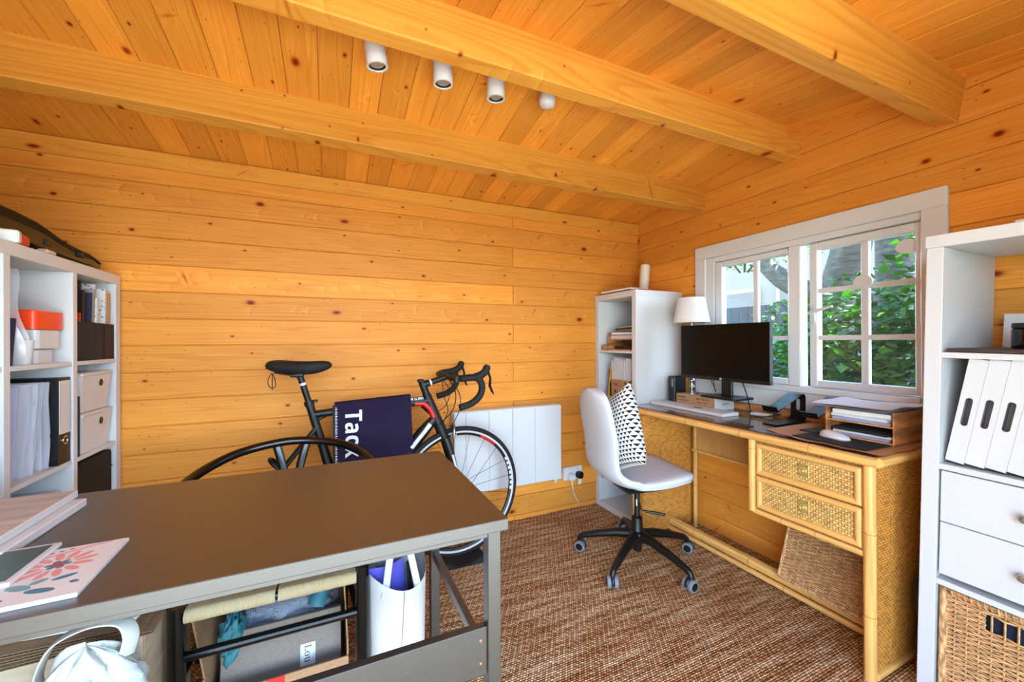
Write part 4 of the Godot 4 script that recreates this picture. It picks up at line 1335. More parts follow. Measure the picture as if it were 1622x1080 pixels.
func wicker_panel(parent: Node, w: float, h: float, rows: int, stakes: int, fr: Transform3D, m: Material, hole := Rect2()) -> void:
	# upright stakes with strands woven in front and behind; origin lower left, facing +z. Too fine to pick apart: one part
	var b := mb(fr)
	var step := w / stakes
	var st := mb(fr)
	for i in stakes + 1:
		st.tube([Vector3(i * step, 0, 0), Vector3(i * step, h, 0)], 0.0028, 5)
	obj("stakes", st, m, parent).set_meta("kind", "stuff")
	var r := RandomNumberGenerator.new()
	r.seed = 19
	for j in rows:
		var y := (j + 0.5) * h / rows
		var cur := []
		for i in stakes * 2 + 1:
			var x := i * step * 0.5
			if hole.size.x > 0.0 and x > hole.position.x and x < hole.end.x and y > hole.position.y and y < hole.end.y:
				if cur.size() > 1:
					b.tube(cur, h / rows * 0.50, 5)
				cur = []
				continue
			var ph := cos(PI * i * 0.5) * (1.0 if j % 2 == 0 else -1.0)
			cur.append(Vector3(x, y + r.randf_range(-0.0007, 0.0007), ph * 0.0045))
		b.uvo = Vector2(r.randf(), r.randf())
		if cur.size() > 1:
			b.tube(cur, h / rows * 0.50, 5)
	obj("weave", b, m, parent).set_meta("kind", "stuff")

func rim(parent: Node, pts: Array, r: float, m: Material) -> void:
	# a wrapped rim: a bar with a cord wound round it
	obj("rim", mb().tube(pts, r, 8), m, parent)
	var w := []
	var n := 0
	for i in pts.size() - 1:
		var d: Vector3 = pts[i + 1] - pts[i]
		var steps := int(d.length() / 0.0022)
		for k in steps:
			var p: Vector3 = pts[i] + d * (float(k) / steps)
			var side := d.normalized().cross(Vector3(0.3, 0.5, 0.8)).normalized()
			var up := d.normalized().cross(side)
			var a := n * TAU / 6.0
			w.append(p + (side * cos(a) + up * sin(a)) * r)
			n += 1
	var o := obj("rim_wrapping", mb().tube(w, 0.003, 4), m, parent)
	o.set_meta("kind", "stuff")

func build_right_shelf() -> void:
	# stands a little out of plumb on the carpet
	var t := at(Vector3(-0.392, F + 0.0095, 1.681), 1.24, 0, 0)
	var s := thing("cube_shelf", "tall white open shelf unit with drawers standing beside the window", "shelf unit", t)
	var D := 0.386
	var W := 0.42
	var T := 1.446
	for q in [[0.0, 0.038], [W - 0.038, W]]:
		obj("side_panel", mb().span(Vector3(0, 0, q[0]), Vector3(D, T - 0.038, q[1]), 0.0015), M.white, s)
	obj("top", mb().span(Vector3(-0.002, T - 0.038, -0.003), Vector3(D, T, W + 0.003), 0.0015), M.white, s)
	obj("bottom", mb().span(Vector3(0.002, 0, 0.038), Vector3(D, 0.038, W - 0.038), 0.0015), M.white, s)
	var rows := [0.397, 0.750, 1.089]
	for y in rows:
		obj("shelf", mb().span(Vector3(0.002, y - 0.017, 0.038), Vector3(D, y, W - 0.038), 0.001), M.white, s)
	for k in 2:
		var y0: float = [0.5755, 0.4145][k]
		var y1: float = [0.729, 0.5725][k]
		var d := obj("drawer", mb().span(Vector3(0.003, y0, 0.043), Vector3(0.022, y1, W - 0.043), 0.0015), M.white, s)
		obj("drawer_box", mb().span(Vector3(0.022, y0 + 0.01, 0.05), Vector3(D - 0.02, y1 - 0.03, W - 0.05)), M.white, d)
		var kb := mb(Transform3D(Basis(Vector3.BACK, PI * 0.5), Vector3(0.003, (y0 + y1) * 0.5, W * 0.5)))
		kb.lathe([Vector2(0.006, 0), Vector2(0.006, 0.012), Vector2(0.011, 0.015), Vector2(0.011, 0.024), Vector2(0.009, 0.026), Vector2(0, 0.026)], 18)
		obj("knob", kb, M.chrome, d)
	# basket in the lowest cell
	var bk := thing("wicker_basket", "light brown wicker basket in the lowest cell of the white shelf by the window", "basket", t * at(Vector3(0.012, 0.0385, 0.052)))
	var fr := Transform3D(Basis(Vector3(0, 0, 1), Vector3(0, 1, 0), Vector3(-1, 0, 0)), Vector3(0.005, 0.0, 0.0))
	wicker_panel(bk, 0.316, 0.325, 46, 13, fr, M.wicker, Rect2(0.095, 0.262, 0.125, 0.040))
	for z in [0.0, 0.316]:
		wicker_panel(bk, 0.30, 0.325, 46, 12, Transform3D(Basis(Vector3(1, 0, 0), Vector3(0, 1, 0), Vector3(0, 0, 1)), Vector3(0.005, 0, z)), M.wicker)
	for q in [Vector2(0.005, 0.0), Vector2(0.005, 0.316)]:
		obj("corner_post", mb().tube([Vector3(q.x, 0, q.y), Vector3(q.x, 0.33, q.y)], 0.010, 8), M.wicker, bk)
	rim(bk, [Vector3(0.30, 0.327, -0.002), Vector3(0.003, 0.327, -0.002), Vector3(0.003, 0.327, 0.318), Vector3(0.30, 0.327, 0.318)], 0.008, M.wicker)
	obj("lining", mb().span(Vector3(0.016, 0.02, 0.012), Vector3(0.29, 0.315, 0.304), 0.01), M.basket_lining, bk)
	# white files with finger holes, leaning
	for k in 5:
		var z := 0.056 + 0.0405 * k + 0.009
		var ft := t * Transform3D(Basis(Vector3.UP, -PI * 0.5) * Basis(Vector3.BACK, deg_to_rad(-8.3)), Vector3(0.02, 0.7505 + 0.006, z))
		magazine_file("magazine_file", ["white card file with a finger hole leaning outermost towards the window", "second white card file from the window side, leaning", "third white card file from the window side, leaning", "fourth white card file from the window side, leaning", "innermost white card file of the leaning row"][k], ft, 0.0395, 0.318, 0.26, M.white_metal, "white magazine files", 0.50)
		booklet("grey papers inside the %s leaning white file" % ["outermost", "second", "third", "fourth", "innermost"][k], M.paper_grey, ft * at(Vector3(0, 0.004, -0.05)), 0.028, 0.29, 0.19, "papers in the white files", "papers", "papers")
	# top cell
	one("slate_board", "thin dark brown board lying on the top shelf by the window", "board", mb().box(Vector3(0, 0.006, 0), Vector3(0.30, 0.012, 0.26), 0.002), mat(Color(0.23, 0.18, 0.17), 0.5), t * at(Vector3(0.155, 1.0895, 0.178)))
	var jar := thing("candle_jar", "amber glass candle jar with a black lid on the top shelf", "jar", t * at(Vector3(0.15, 1.1019, 0.175)))
	obj("glass", mb().lathe([Vector2(0, 0), Vector2(0.034, 0), Vector2(0.038, 0.004), Vector2(0.038, 0.056), Vector2(0.034, 0.060), Vector2(0, 0.060)], 28), M.amber, jar)
	obj("lid", mb().lathe([Vector2(0, 0.060), Vector2(0.038, 0.060), Vector2(0.038, 0.074), Vector2(0.036, 0.075), Vector2(0, 0.075)], 28), M.black_plastic, jar)
	one("white_card", "white card standing behind the amber jar", "card", mb().box(Vector3(0, 0.055, 0), Vector3(0.006, 0.11, 0.20), 0.001), M.paper, t * at(Vector3(0.325, 1.1019, 0.175), 0, 0, -5))
	one("picture_panel", "flat white panel lying on top of the tall shelf by the window", "panel", mb().box(Vector3(0, 0.005, 0), Vector3(0.28, 0.010, 0.24), 0.001), M.white_metal, t * at(Vector3(0.16, 1.4462, 0.29)))

# ---------------------------------------------------------------- rattan desk
func bamboo(parent: Node, a: Vector3, b: Vector3, r: float, joints: Array, called := "bamboo_pole") -> void:
	# a pole that swells at its joints, with a darker ring at each
	var pts := []
	var rr := []
	var n := 24
	for i in n + 1:
		var t := float(i) / n
		var k := r
		for j in joints:
			k += r * 0.07 * exp(-pow((t - j) * a.distance_to(b) / 0.012, 2.0))
		pts.append(a.lerp(b, t))
		rr.append(k)
	var o := obj(called, mb().tube(pts, rr, 14), M.bamboo, parent)
	for j in joints:
		var p := a.lerp(b, j)
		var d := (b - a).normalized() * 0.0016
		obj("joint", mb().tube([p - d, p + d], r * 1.075, 14), M.bamboo_joint, o)

func half_frame(parent: Node, z0: float, z1: float, y0: float, y1: float, x: float, w: float) -> void:
	# mitred half-round border on a drawer front that faces -x
	for k in 4:
		var a: Vector3 = [Vector3(x, y0, z0), Vector3(x, y0, z1), Vector3(x, y1, z1), Vector3(x, y1, z0)][k]
		var b: Vector3 = [Vector3(x, y0, z1), Vector3(x, y1, z1), Vector3(x, y1, z0), Vector3(x, y0, z0)][k]
		var inn := (Vector3(x, (y0 + y1) * 0.5, (z0 + z1) * 0.5) - (a + b) * 0.5).normalized()
		var d := (b - a).normalized()
		var m := mb()
		for i in 8:
			var t0 := PI * i / 8.0
			var t1 := PI * (i + 1) / 8.0
			var P := func(t: float, e: int) -> Vector3:
				var off := w * 0.5 * (1.0 - cos(t))
				var base: Vector3 = (a + d * off) if e == 0 else (b - d * off)
				return base + inn * off + Vector3(-sin(t) * w * 0.42, 0, 0)
			var N := func(t: float) -> Vector3: return (-inn * cos(t) + Vector3(-sin(t), 0, 0)).normalized()
			m.tri(P.call(t0, 0), P.call(t0, 1), P.call(t1, 1), N.call(t0), N.call(t0), N.call(t1), Vector2(0, 0), Vector2(0.4, 0), Vector2(0.4, 0.2))
			m.tri(P.call(t0, 0), P.call(t1, 1), P.call(t1, 0), N.call(t0), N.call(t1), N.call(t1), Vector2(0, 0), Vector2(0.4, 0.2), Vector2(0, 0.2))
		obj("border", m, M.bamboo, parent)

func build_rattan_desk() -> void:
	var d := thing("rattan_desk", "bamboo and woven rattan desk with two brass-fitted drawers under the window", "desk")
	var X0 := -0.452
	var X1 := -0.026
	var Z0 := 0.430
	var Z1 := 1.612
	obj("desktop", mb().span(Vector3(X0, 0.738, Z0), Vector3(X1, 0.764, Z1), 0.002), M.cane_side, d)
	bamboo(d, Vector3(X0 - 0.004, 0.750, Z0 - 0.004), Vector3(X0 - 0.004, 0.750, Z1 + 0.004), 0.0165, [0.13, 0.36, 0.60, 0.83])
	bamboo(d, Vector3(X0, 0.750, Z1), Vector3(X1, 0.750, Z1), 0.0165, [0.55])
	bamboo(d, Vector3(X0, 0.750, Z0), Vector3(X1, 0.750, Z0), 0.0165, [0.4])
	obj("glass_top", mb().span(Vector3(X0 + 0.004, 0.7665, Z0 + 0.004), Vector3(X1, 0.7725, Z1 - 0.01), 0.001), M.desk_glass, d)
	# legs and end panels
	bamboo(d, Vector3(X0 + 0.010, F, 1.586), Vector3(X0 + 0.010, 0.738, 1.586), 0.0175, [0.30, 0.68], "leg")
	bamboo(d, Vector3(X0 + 0.010, F, 0.462), Vector3(X0 + 0.010, 0.738, 0.462), 0.0175, [0.3, 0.7], "leg")
	bamboo(d, Vector3(-0.045, F, 1.586), Vector3(-0.045, 0.738, 1.586), 0.014, [0.5], "leg")
	bamboo(d, Vector3(-0.045, F, 0.545), Vector3(-0.045, 0.738, 0.545), 0.012, [0.35, 0.75], "leg")
	obj("end_panel", mb().span(Vector3(X0 + 0.02, 0.05, 1.588), Vector3(-0.05, 0.738, 1.600), 0.001), M.cane_side, d)
	bamboo(d, Vector3(X0 + 0.02, F + 0.016, 1.594), Vector3(-0.05, F + 0.016, 1.594), 0.014, [0.6])
	obj("end_panel", mb().span(Vector3(X0 + 0.02, 0.03, 0.462), Vector3(-0.05, 0.738, 0.515), 0.001), M.cane_side, d)
	# back: upright reeds above a rail
	var reeds := mb()
	var z := 0.56
	while z < 1.19:
		reeds.uvo = Vector2(rng.randf(), rng.randf())
		reeds.tube([Vector3(-0.045, 0.490, z), Vector3(-0.045, 0.738, z)], 0.0030, 6)
		z += 0.0062
	obj("reed_panel", reeds, M.reed, d).set_meta("kind", "stuff")
	bamboo(d, Vector3(-0.05, 0.484, 0.53), Vector3(-0.05, 0.484, 1.19), 0.0095, [0.35, 0.8])
	# foot rail
	bamboo(d, Vector3(-0.205, 0.070, 0.515), Vector3(-0.205, 0.070, 1.588), 0.0240, [0.16, 0.46, 0.72])
	bamboo(d, Vector3(-0.228, 0.038, 0.515), Vector3(-0.228, 0.038, 1.588), 0.0125, [0.3, 0.62])
	# drawer case
	obj("drawer_case", mb().span(Vector3(-0.430, 0.440, 1.190), Vector3(-0.06, 0.738, 1.570)), M.cane_side, d)
	bamboo(d, Vector3(X0 + 0.008, 0.432, 1.181), Vector3(X0 + 0.008, 0.738, 1.181), 0.0145, [0.86], "post")
	bamboo(d, Vector3(X0 + 0.010, 0.433, 1.19), Vector3(X0 + 0.010, 0.433, 1.57), 0.0115, [0.3, 0.62])
	for k in 2:
		var y0: float = [0.5885, 0.4475][k]
		var y1: float = [0.7215, 0.5845][k]
		var dr := obj("drawer", mb().span(Vector3(-0.442, y0 + 0.004, 1.201), Vector3(-0.432, y1 - 0.004, 1.564)), M.cane, d)
		half_frame(dr, 1.198, 1.567, y0, y1, -0.442, 0.024)
		var pl := mb(Transform3D(Basis(Vector3.UP, -PI * 0.5), Vector3(-0.4425, (y0 + y1) * 0.5 + 0.004, 1.381)))
		pl.prism(rounded(0.040, 0.046, 0.003), 0.0, 0.0025, 0.0006)
		pl.xf = Transform3D(Basis(Vector3.BACK, PI * 0.5), Vector3(-0.4425, (y0 + y1) * 0.5 + 0.001, 1.381))
		pl.lathe([Vector2(0.0135, 0.002), Vector2(0.0130, 0.0045), Vector2(0.0105, 0.0048), Vector2(0.0095, 0.0035), Vector2(0.0055, 0.0035), Vector2(0.0045, 0.007), Vector2(0.0, 0.0085)], 22)
		obj("pull", pl, M.brass, dr)
		var scr := mb()
		for sy in [-1, 1]:
			for sz in [-1, 1]:
				scr.box(Vector3(-0.4455, (y0 + y1) * 0.5 + 0.004 + sy * 0.0185, 1.381 + sz * 0.0155), Vector3(0.001, 0.003, 0.003))
		obj("screws", scr, M.black_metal, dr)
	# wicker tray leaning on the foot rail
	var tray := thing("wicker_tray", "flat light wicker tray propped under the desk drawers", "tray", Transform3D(Basis(Vector3(0, 0, 1), Vector3(0.36, 0.933, 0).normalized(), Vector3(0, 0, 1).cross(Vector3(0.36, 0.933, 0).normalized())), Vector3(-0.243, 0.098, 1.165)))
	wicker_panel(tray, 0.37, 0.30, 42, 15, Transform3D.IDENTITY, M.wicker)
	for q in [[Vector3(0, 0, 0), Vector3(0, 0.30, 0)], [Vector3(0.37, 0, 0), Vector3(0.37, 0.30, 0)]]:
		obj("edge", mb().tube(q, 0.009, 8, false, 0.7), M.wicker, tray)
	rim(tray, [Vector3(-0.004, -0.002, 0), Vector3(0.374, -0.002, 0)], 0.008, M.wicker)
	rim(tray, [Vector3(-0.004, 0.302, 0), Vector3(0.374, 0.302, 0)], 0.008, M.wicker)
	# weights between desk and shelf
	for k in 2:
		var b := mb()
		b.sheet(24, 16, func(u: float, v: float):
			var a := TAU * u
			var c := TAU * v
			var lobed := 1.0 + 0.05 * cos(a * 3.0)
			return Vector3((0.052 + 0.030 * cos(c)) * cos(a) * lobed, 0.079 + (0.052 + 0.030 * cos(c)) * sin(a) * lobed, 0.030 * sin(c)))
		var wd := thing("weight_ring", ["lower dark grey exercise ring standing between desk and white shelf", "upper dark grey exercise ring balanced between desk and white shelf"][k], "exercise ring", Transform3D(Basis.IDENTITY, Vector3(-0.175 - 0.012 * k, F + 0.004 + k * 0.163, 1.6465)), "exercise rings")
		obj("ring", b, M.weight, wd)
		obj("valve", mb().box(Vector3(-0.083, 0.09, 0.0), Vector3(0.006, 0.006, 0.006), 0.002), M.white_metal, wd)

func cable(called: String, label: String, pts: Array, r: float, m: Material) -> void:
	one(called, label, "cable", mb().tube(smooth(pts, 8), r, 7), m)

func build_desk_things() -> void:
	var Y := 0.7728
	# monitor on its box
	var bx := thing("cardboard_box", "long flat kraft box with white end under the computer monitor", "box", Transform3D(Basis.IDENTITY, Vector3(-0.105, Y, 0.665)))
	obj("carton", mb().span(Vector3(-0.080, 0, -0.135), Vector3(0.072, 0.068, 0.128), 0.001), M.kraft, bx)
	obj("end_label", mb().span(Vector3(-0.0805, 0.0, 0.128), Vector3(0.072, 0.068, 0.1295)), M.white_matt, bx)
	var face := Transform3D(Basis(Vector3.UP, -PI * 0.5), Vector3(-0.0806, 0.05, -0.02))
	text("OEM BULK", 0.009, M.black, bx, face * at(Vector3(-0.075, 0, 0)), true)
	text("LIGHT 600 LUMENS", 0.0065, M.black, bx, face * at(Vector3(-0.065, -0.017, 0)), false)
	text("8 # * % C O", 0.011, M.black, bx, face * at(Vector3(0.07, 0.0, 0)), true)
	text("Made in China", 0.0075, M.black, bx, face * at(Vector3(0.07, -0.018, 0)), false)
	text("1907W", 0.012, M.grey, bx, at(Vector3(0.0, 0.03, 0.1297)), true)
	var mo := thing("computer_monitor", "black flat computer monitor switched off on a kraft box", "monitor", Transform3D(Basis(Vector3.UP, -PI * 0.5), Vector3(-0.168, Y + 0.0682, 0.817)))
	# local: x along z of the room, z towards the chair
	obj("housing", mb().span(Vector3(-0.2665, 0.096, -0.022), Vector3(0.2665, 0.402, 0.0), 0.003), M.black_plastic, mo)
	obj("screen", mb().span(Vector3(-0.262, 0.114, 0.0), Vector3(0.262, 0.398, 0.0012)), M.screen, mo)
	obj("bezel", mb().span(Vector3(-0.2665, 0.096, 0.0), Vector3(0.2665, 0.113, 0.0015)), M.black_plastic, mo)
	var logo := mb(Transform3D(Basis(Vector3.RIGHT, PI * 0.5), Vector3(0, 0.1045, 0.0016)))
	logo.lathe([Vector2(0.0075, -0.0005), Vector2(0.0075, 0.0005), Vector2(0, 0.0005)], 20)
	var lo := obj("logo", logo, M.white_metal, mo)
	text("hp", 0.009, M.black, lo, at(Vector3(0, 0.1045, 0.0023)), true)
	obj("back", mb().span(Vector3(-0.14, 0.14, -0.045), Vector3(0.14, 0.34, -0.022), 0.01), M.black_plastic, mo)
	obj("neck", mb().span(Vector3(-0.032, 0.012, -0.060), Vector3(0.032, 0.20, -0.044), 0.003), M.black_plastic, mo)
	obj("foot", mb(Transform3D(Basis(Vector3.RIGHT, -PI * 0.5), Vector3(0, 0, -0.045))).prism(rounded(0.21, 0.15, 0.008), 0.0, 0.011, 0.002), M.black_plastic, mo)
	# lamp behind the monitor
	var lp := thing("table_lamp", "table lamp with white drum shade and glass ball stem behind the monitor", "lamp", Transform3D(Basis.IDENTITY, Vector3(-0.1265, Y + 0.0682, 0.592)))
	obj("stem", mb().lathe([Vector2(0, 0), Vector2(0.040, 0), Vector2(0.040, 0.006), Vector2(0.012, 0.012), Vector2(0.010, 0.02), Vector2(0.020, 0.034), Vector2(0.020, 0.044), Vector2(0.010, 0.058), Vector2(0.020, 0.072), Vector2(0.020, 0.082), Vector2(0.009, 0.096), Vector2(0.007, 0.11), Vector2(0.007, 0.42), Vector2(0, 0.42)], 20), M.steel, lp)
	obj("shade", mb().lathe([Vector2(0.102, 0.420), Vector2(0.074, 0.566), Vector2(0.0725, 0.566), Vector2(0.1005, 0.420), Vector2(0.102, 0.420)], 32), M.shade, lp)
	obj("carrier", mb().tube([Vector3(-0.074, 0.56, 0), Vector3(0.074, 0.56, 0)], 0.0015, 6).tube([Vector3(0, 0.415, 0), Vector3(0, 0.56, 0)], 0.003, 6), M.steel, lp)
	# speaker
	var sp := thing("desk_speaker", "slim black speaker standing at the foot of the corner shelf", "speaker", Transform3D(Basis.IDENTITY, Vector3(-0.135, Y, 0.489)))
	obj("cabinet", mb(Transform3D(Basis(Vector3.RIGHT, -PI * 0.5), Vector3.ZERO)).prism(rounded(0.10, 0.056, 0.012), 0.0, 0.165, 0.006), M.black_plastic, sp)
	text("SONOS", 0.010, M.white_metal, sp, Transform3D(Basis(Vector3.UP, -PI * 0.5) * Basis(Vector3.BACK, PI * 0.5), Vector3(-0.0508, 0.125, 0.012)), true)
	# white keyboard sleeve lying along the desk
	var kb := thing("white_keyboard_box", "long flat white keyboard box lying in front of the kraft box", "box", Transform3D(Basis(Vector3.UP, -PI * 0.5), Vector3(-0.252, Y, 0.695)))
	obj("lid", mb().span(Vector3(-0.245, 0, -0.058), Vector3(0.245, 0.016, 0.058), 0.002), M.white_metal, kb)
	obj("print", mb().span(Vector3(0.02, 0.016, -0.012), Vector3(0.075, 0.0163, 0.012)), M.black, kb)
	# phone-like white block and cables
	one("charger", "small white charger lying on the glass behind the laptop stand", "charger", mb().box(Vector3(0, 0.006, 0), Vector3(0.05, 0.012, 0.09), 0.004), M.white_metal, at(Vector3(-0.085, Y, 0.985), 0, 14, 0))
	cable("monitor_cable", "black cable looping down from the monitor onto the desk", [Vector3(-0.125, 0.96, 0.90), Vector3(-0.115, 0.88, 0.925), Vector3(-0.10, 0.80, 0.935), Vector3(-0.09, Y + 0.003, 0.94), Vector3(-0.07, Y + 0.003, 1.0)], 0.0028, M.black_rubber)
	cable("charging_cable", "thin black cable curled on the glass beside the white charger", [Vector3(-0.06, Y + 0.016, 0.99), Vector3(-0.05, Y + 0.010, 1.05), Vector3(-0.09, Y + 0.018, 1.075), Vector3(-0.14, Y + 0.003, 1.03), Vector3(-0.16, Y + 0.003, 0.98), Vector3(-0.19, Y + 0.003, 1.0)], 0.0025, M.black_rubber)
	cable("lamp_flex", "dark lamp flex hanging behind the monitor", [Vector3(-0.10, 0.93, 0.70), Vector3(-0.09, 0.88, 0.72), Vector3(-0.05, 0.86, 0.69), Vector3(-0.03, 0.93, 0.66)], 0.002, M.black_rubber)
	# two bent-strip laptop stands
	for k in 2:
		var ls := thing("laptop_stand", ["black bent metal laptop stand on bare glass", "black bent metal laptop stand beside the letter tray"][k], "laptop stand", Transform3D(Basis(Vector3.UP, -PI * 0.5), Vector3(-0.066, Y, 1.150 + k * 0.160)), "laptop stands")
		var tk := 0.005
		var prof := PackedVector2Array([Vector2(0.0, 0.0), Vector2(0.215, 0.0), Vector2(0.215, tk), Vector2(0.028, tk), Vector2(0.012, 0.012), Vector2(tk, 0.03), Vector2(tk, 0.112), Vector2(0.010, 0.124), Vector2(0.024, 0.126), Vector2(0.205, 0.066), Vector2(0.215, 0.082), Vector2(0.219, 0.080), Vector2(0.208, 0.060), Vector2(0.022, 0.131), Vector2(0.006, 0.129), Vector2(0.0, 0.116)])
		# base and top as strips 64 mm wide; the upright has a slot in it
		var fr := Transform3D(Basis(Vector3(0, 0, 1), Vector3(0, 1, 0), Vector3(-1, 0, 0)), Vector3(0.032, 0, 0))
		obj("base", mb(fr).prism(PackedVector2Array([Vector2(0.0, 0.012), Vector2(0.012, 0.0), Vector2(0.215, 0.0), Vector2(0.215, tk), Vector2(0.028, tk), Vector2(tk, 0.026)]), 0.0, 0.064), M.black_metal, ls)
		obj("arm", mb(fr).prism(PackedVector2Array([Vector2(0.0, 0.114), Vector2(tk, 0.112), Vector2(0.010, 0.122), Vector2(0.024, 0.124), Vector2(0.205, 0.066), Vector2(0.215, 0.084), Vector2(0.220, 0.082), Vector2(0.208, 0.059), Vector2(0.204, 0.060), Vector2(0.024, 0.131), Vector2(0.006, 0.129)]), 0.0, 0.064), M.black_metal, ls)
		obj("upright", holed_panel(mb(Transform3D(Basis.IDENTITY, Vector3(0, 0.012, 0))), 0.064, 0.103, 0.018, 0.055, 0.066, 0.0, tk), M.black_metal, ls)
	# kraft paper runner with a curling edge
	var pp := mb()
	pp.sheet(20, 10, func(u: float, v: float):
		var zz := 1.20 + 0.418 * u
		var x0 := -0.462 - 0.004 * sin(u * 17.0)
		var xx := lerpf(x0, -0.04, v)
		var sag := 0.0
		if u > 0.94 and v > 0.10: sag = -0.010 * (u - 0.94) / 0.06 * (0.5 + 0.5 * sin(v * 20.0))
		return Vector3(xx + (0.02 + 0.16 * maxf(0.0, 0.35 - u)) * (1.0 - v), Y + 0.0012 + sag * 0.3 + 0.0016 * sin(u * 24.0) * (1.0 - v), zz + 0.006 * sin(v * 16.0) * u))
	one("kraft_paper", "sheet of brown kraft paper covering the end of the desk", "paper", pp, M.kraft_paper)
	one("mouse_pad", "black rectangular mouse pad on the brown paper", "mouse pad", mb().span(Vector3(-0.075, 0, -0.125), Vector3(0.075, 0.0035, 0.118), 0.001), M.black_rubber, at(Vector3(-0.352, Y + 0.0044, 1.458), 0, -2, 0))
	var ms := mb()
	ms.sheet(20, 10, func(u: float, v: float):
		var a := TAU * u
		var q := sin(PI * 0.5 * v)
		return Vector3(cos(a) * 0.029 * q, 0.004 + 0.021 * sqrt(maxf(0.0, 1.0 - pow(q, 3.0))) * (1.0 - 0.25 * sin(a) * q), sin(a) * 0.055 * q))
	var mst := thing("computer_mouse", "white low-profile computer mouse on the black pad", "mouse", at(Vector3(-0.335, Y + 0.0082, 1.432), 0, -14, 0))
	obj("shell", ms, M.white_metal, mst)
	obj("base", mb(Transform3D(Basis(Vector3.RIGHT, -PI * 0.5), Vector3.ZERO)).prism(rounded(0.054, 0.106, 0.026, 8), 0.0, 0.004), M.grey, mst)
	# stacked letter trays with papers
	for k in 2:
		var ty := Y + 0.0048 + k * 0.0585
		var lt := thing("letter_tray", ["lower plywood letter tray on the desk beside the mouse pad", "upper plywood letter tray heaped with white papers"][k], "letter tray", Transform3D(Basis.IDENTITY, Vector3(-0.153, ty, 1.475)), "stacked letter trays")
		obj("tray_floor", mb().span(Vector3(-0.112, 0, -0.102), Vector3(0.112, 0.006, 0.102), 0.001), M.tray_wood, lt)
		for z in [-0.108, 0.102]:
			obj("side", mb().span(Vector3(-0.116, 0, z), Vector3(0.116, 0.058, z + 0.006), 0.001), M.tray_wood, lt)
		obj("back", mb().span(Vector3(0.112, 0, -0.102), Vector3(0.118, 0.058, 0.102), 0.001), M.tray_wood, lt)
	var stack := [
		[0, 0.0062, 0.010, M.paper_blue, "blue-grey folder at the bottom of the lower letter tray", 0.0],
		[0, 0.0165, 0.008, M.paper, "white sheets in the lower letter tray", 3.0],
		[0, 0.0248, 0.010, M.charcoal, "dark notebook lying in the lower letter tray", -4.0],
		[1, 0.0062, 0.012, M.paper_blue, "lilac papers at the bottom of the upper letter tray", 1.0],
		[1, 0.0185, 0.012, M.paper, "white card envelope in the upper letter tray", -3.0],
		[1, 0.0308, 0.016, M.offwhite_paper, "cream paper bundle in the upper letter tray", 2.0],
	]
	for q in stack:
		one("paper_stack", q[4], "paper", mb().box(Vector3(0, q[2] * 0.5, 0), Vector3(0.205, q[2], 0.180), 0.001), q[3], at(Vector3(-0.157, Y + 0.0048 + q[0] * 0.0585 + q[1], 1.475), 0, q[5], 0), "papers in the desk trays")
	var top := mb()
	top.sheet(14, 14, func(u: float, v: float): return Vector3(-0.145 + 0.145 * u * 2.0 - 0.145 + 0.0, 0.011 + 0.012 * sin(u * 3.0) * (1.0 - v) + 0.010 * v * v + 0.003 * sin(u * 11.0 + v * 4.0), -0.125 + 0.25 * v))
	top.sheet(14, 14, func(u: float, v: float): return Vector3(-0.145 + 0.145 * u * 2.0 - 0.145, 0.004 + 0.004 * sin(u * 3.0) * (1.0 - v) + 0.006 * v * v + 0.002 * sin(u * 9.0 + v * 4.0), -0.120 + 0.24 * v))
	one("paper_stack", "loose white sheets curling over the top of the upper letter tray", "paper", top, M.paper, at(Vector3(-0.015, Y + 0.0048 + 0.0585 + 0.052, 1.475), 0, -4, 0), "papers in the desk trays")

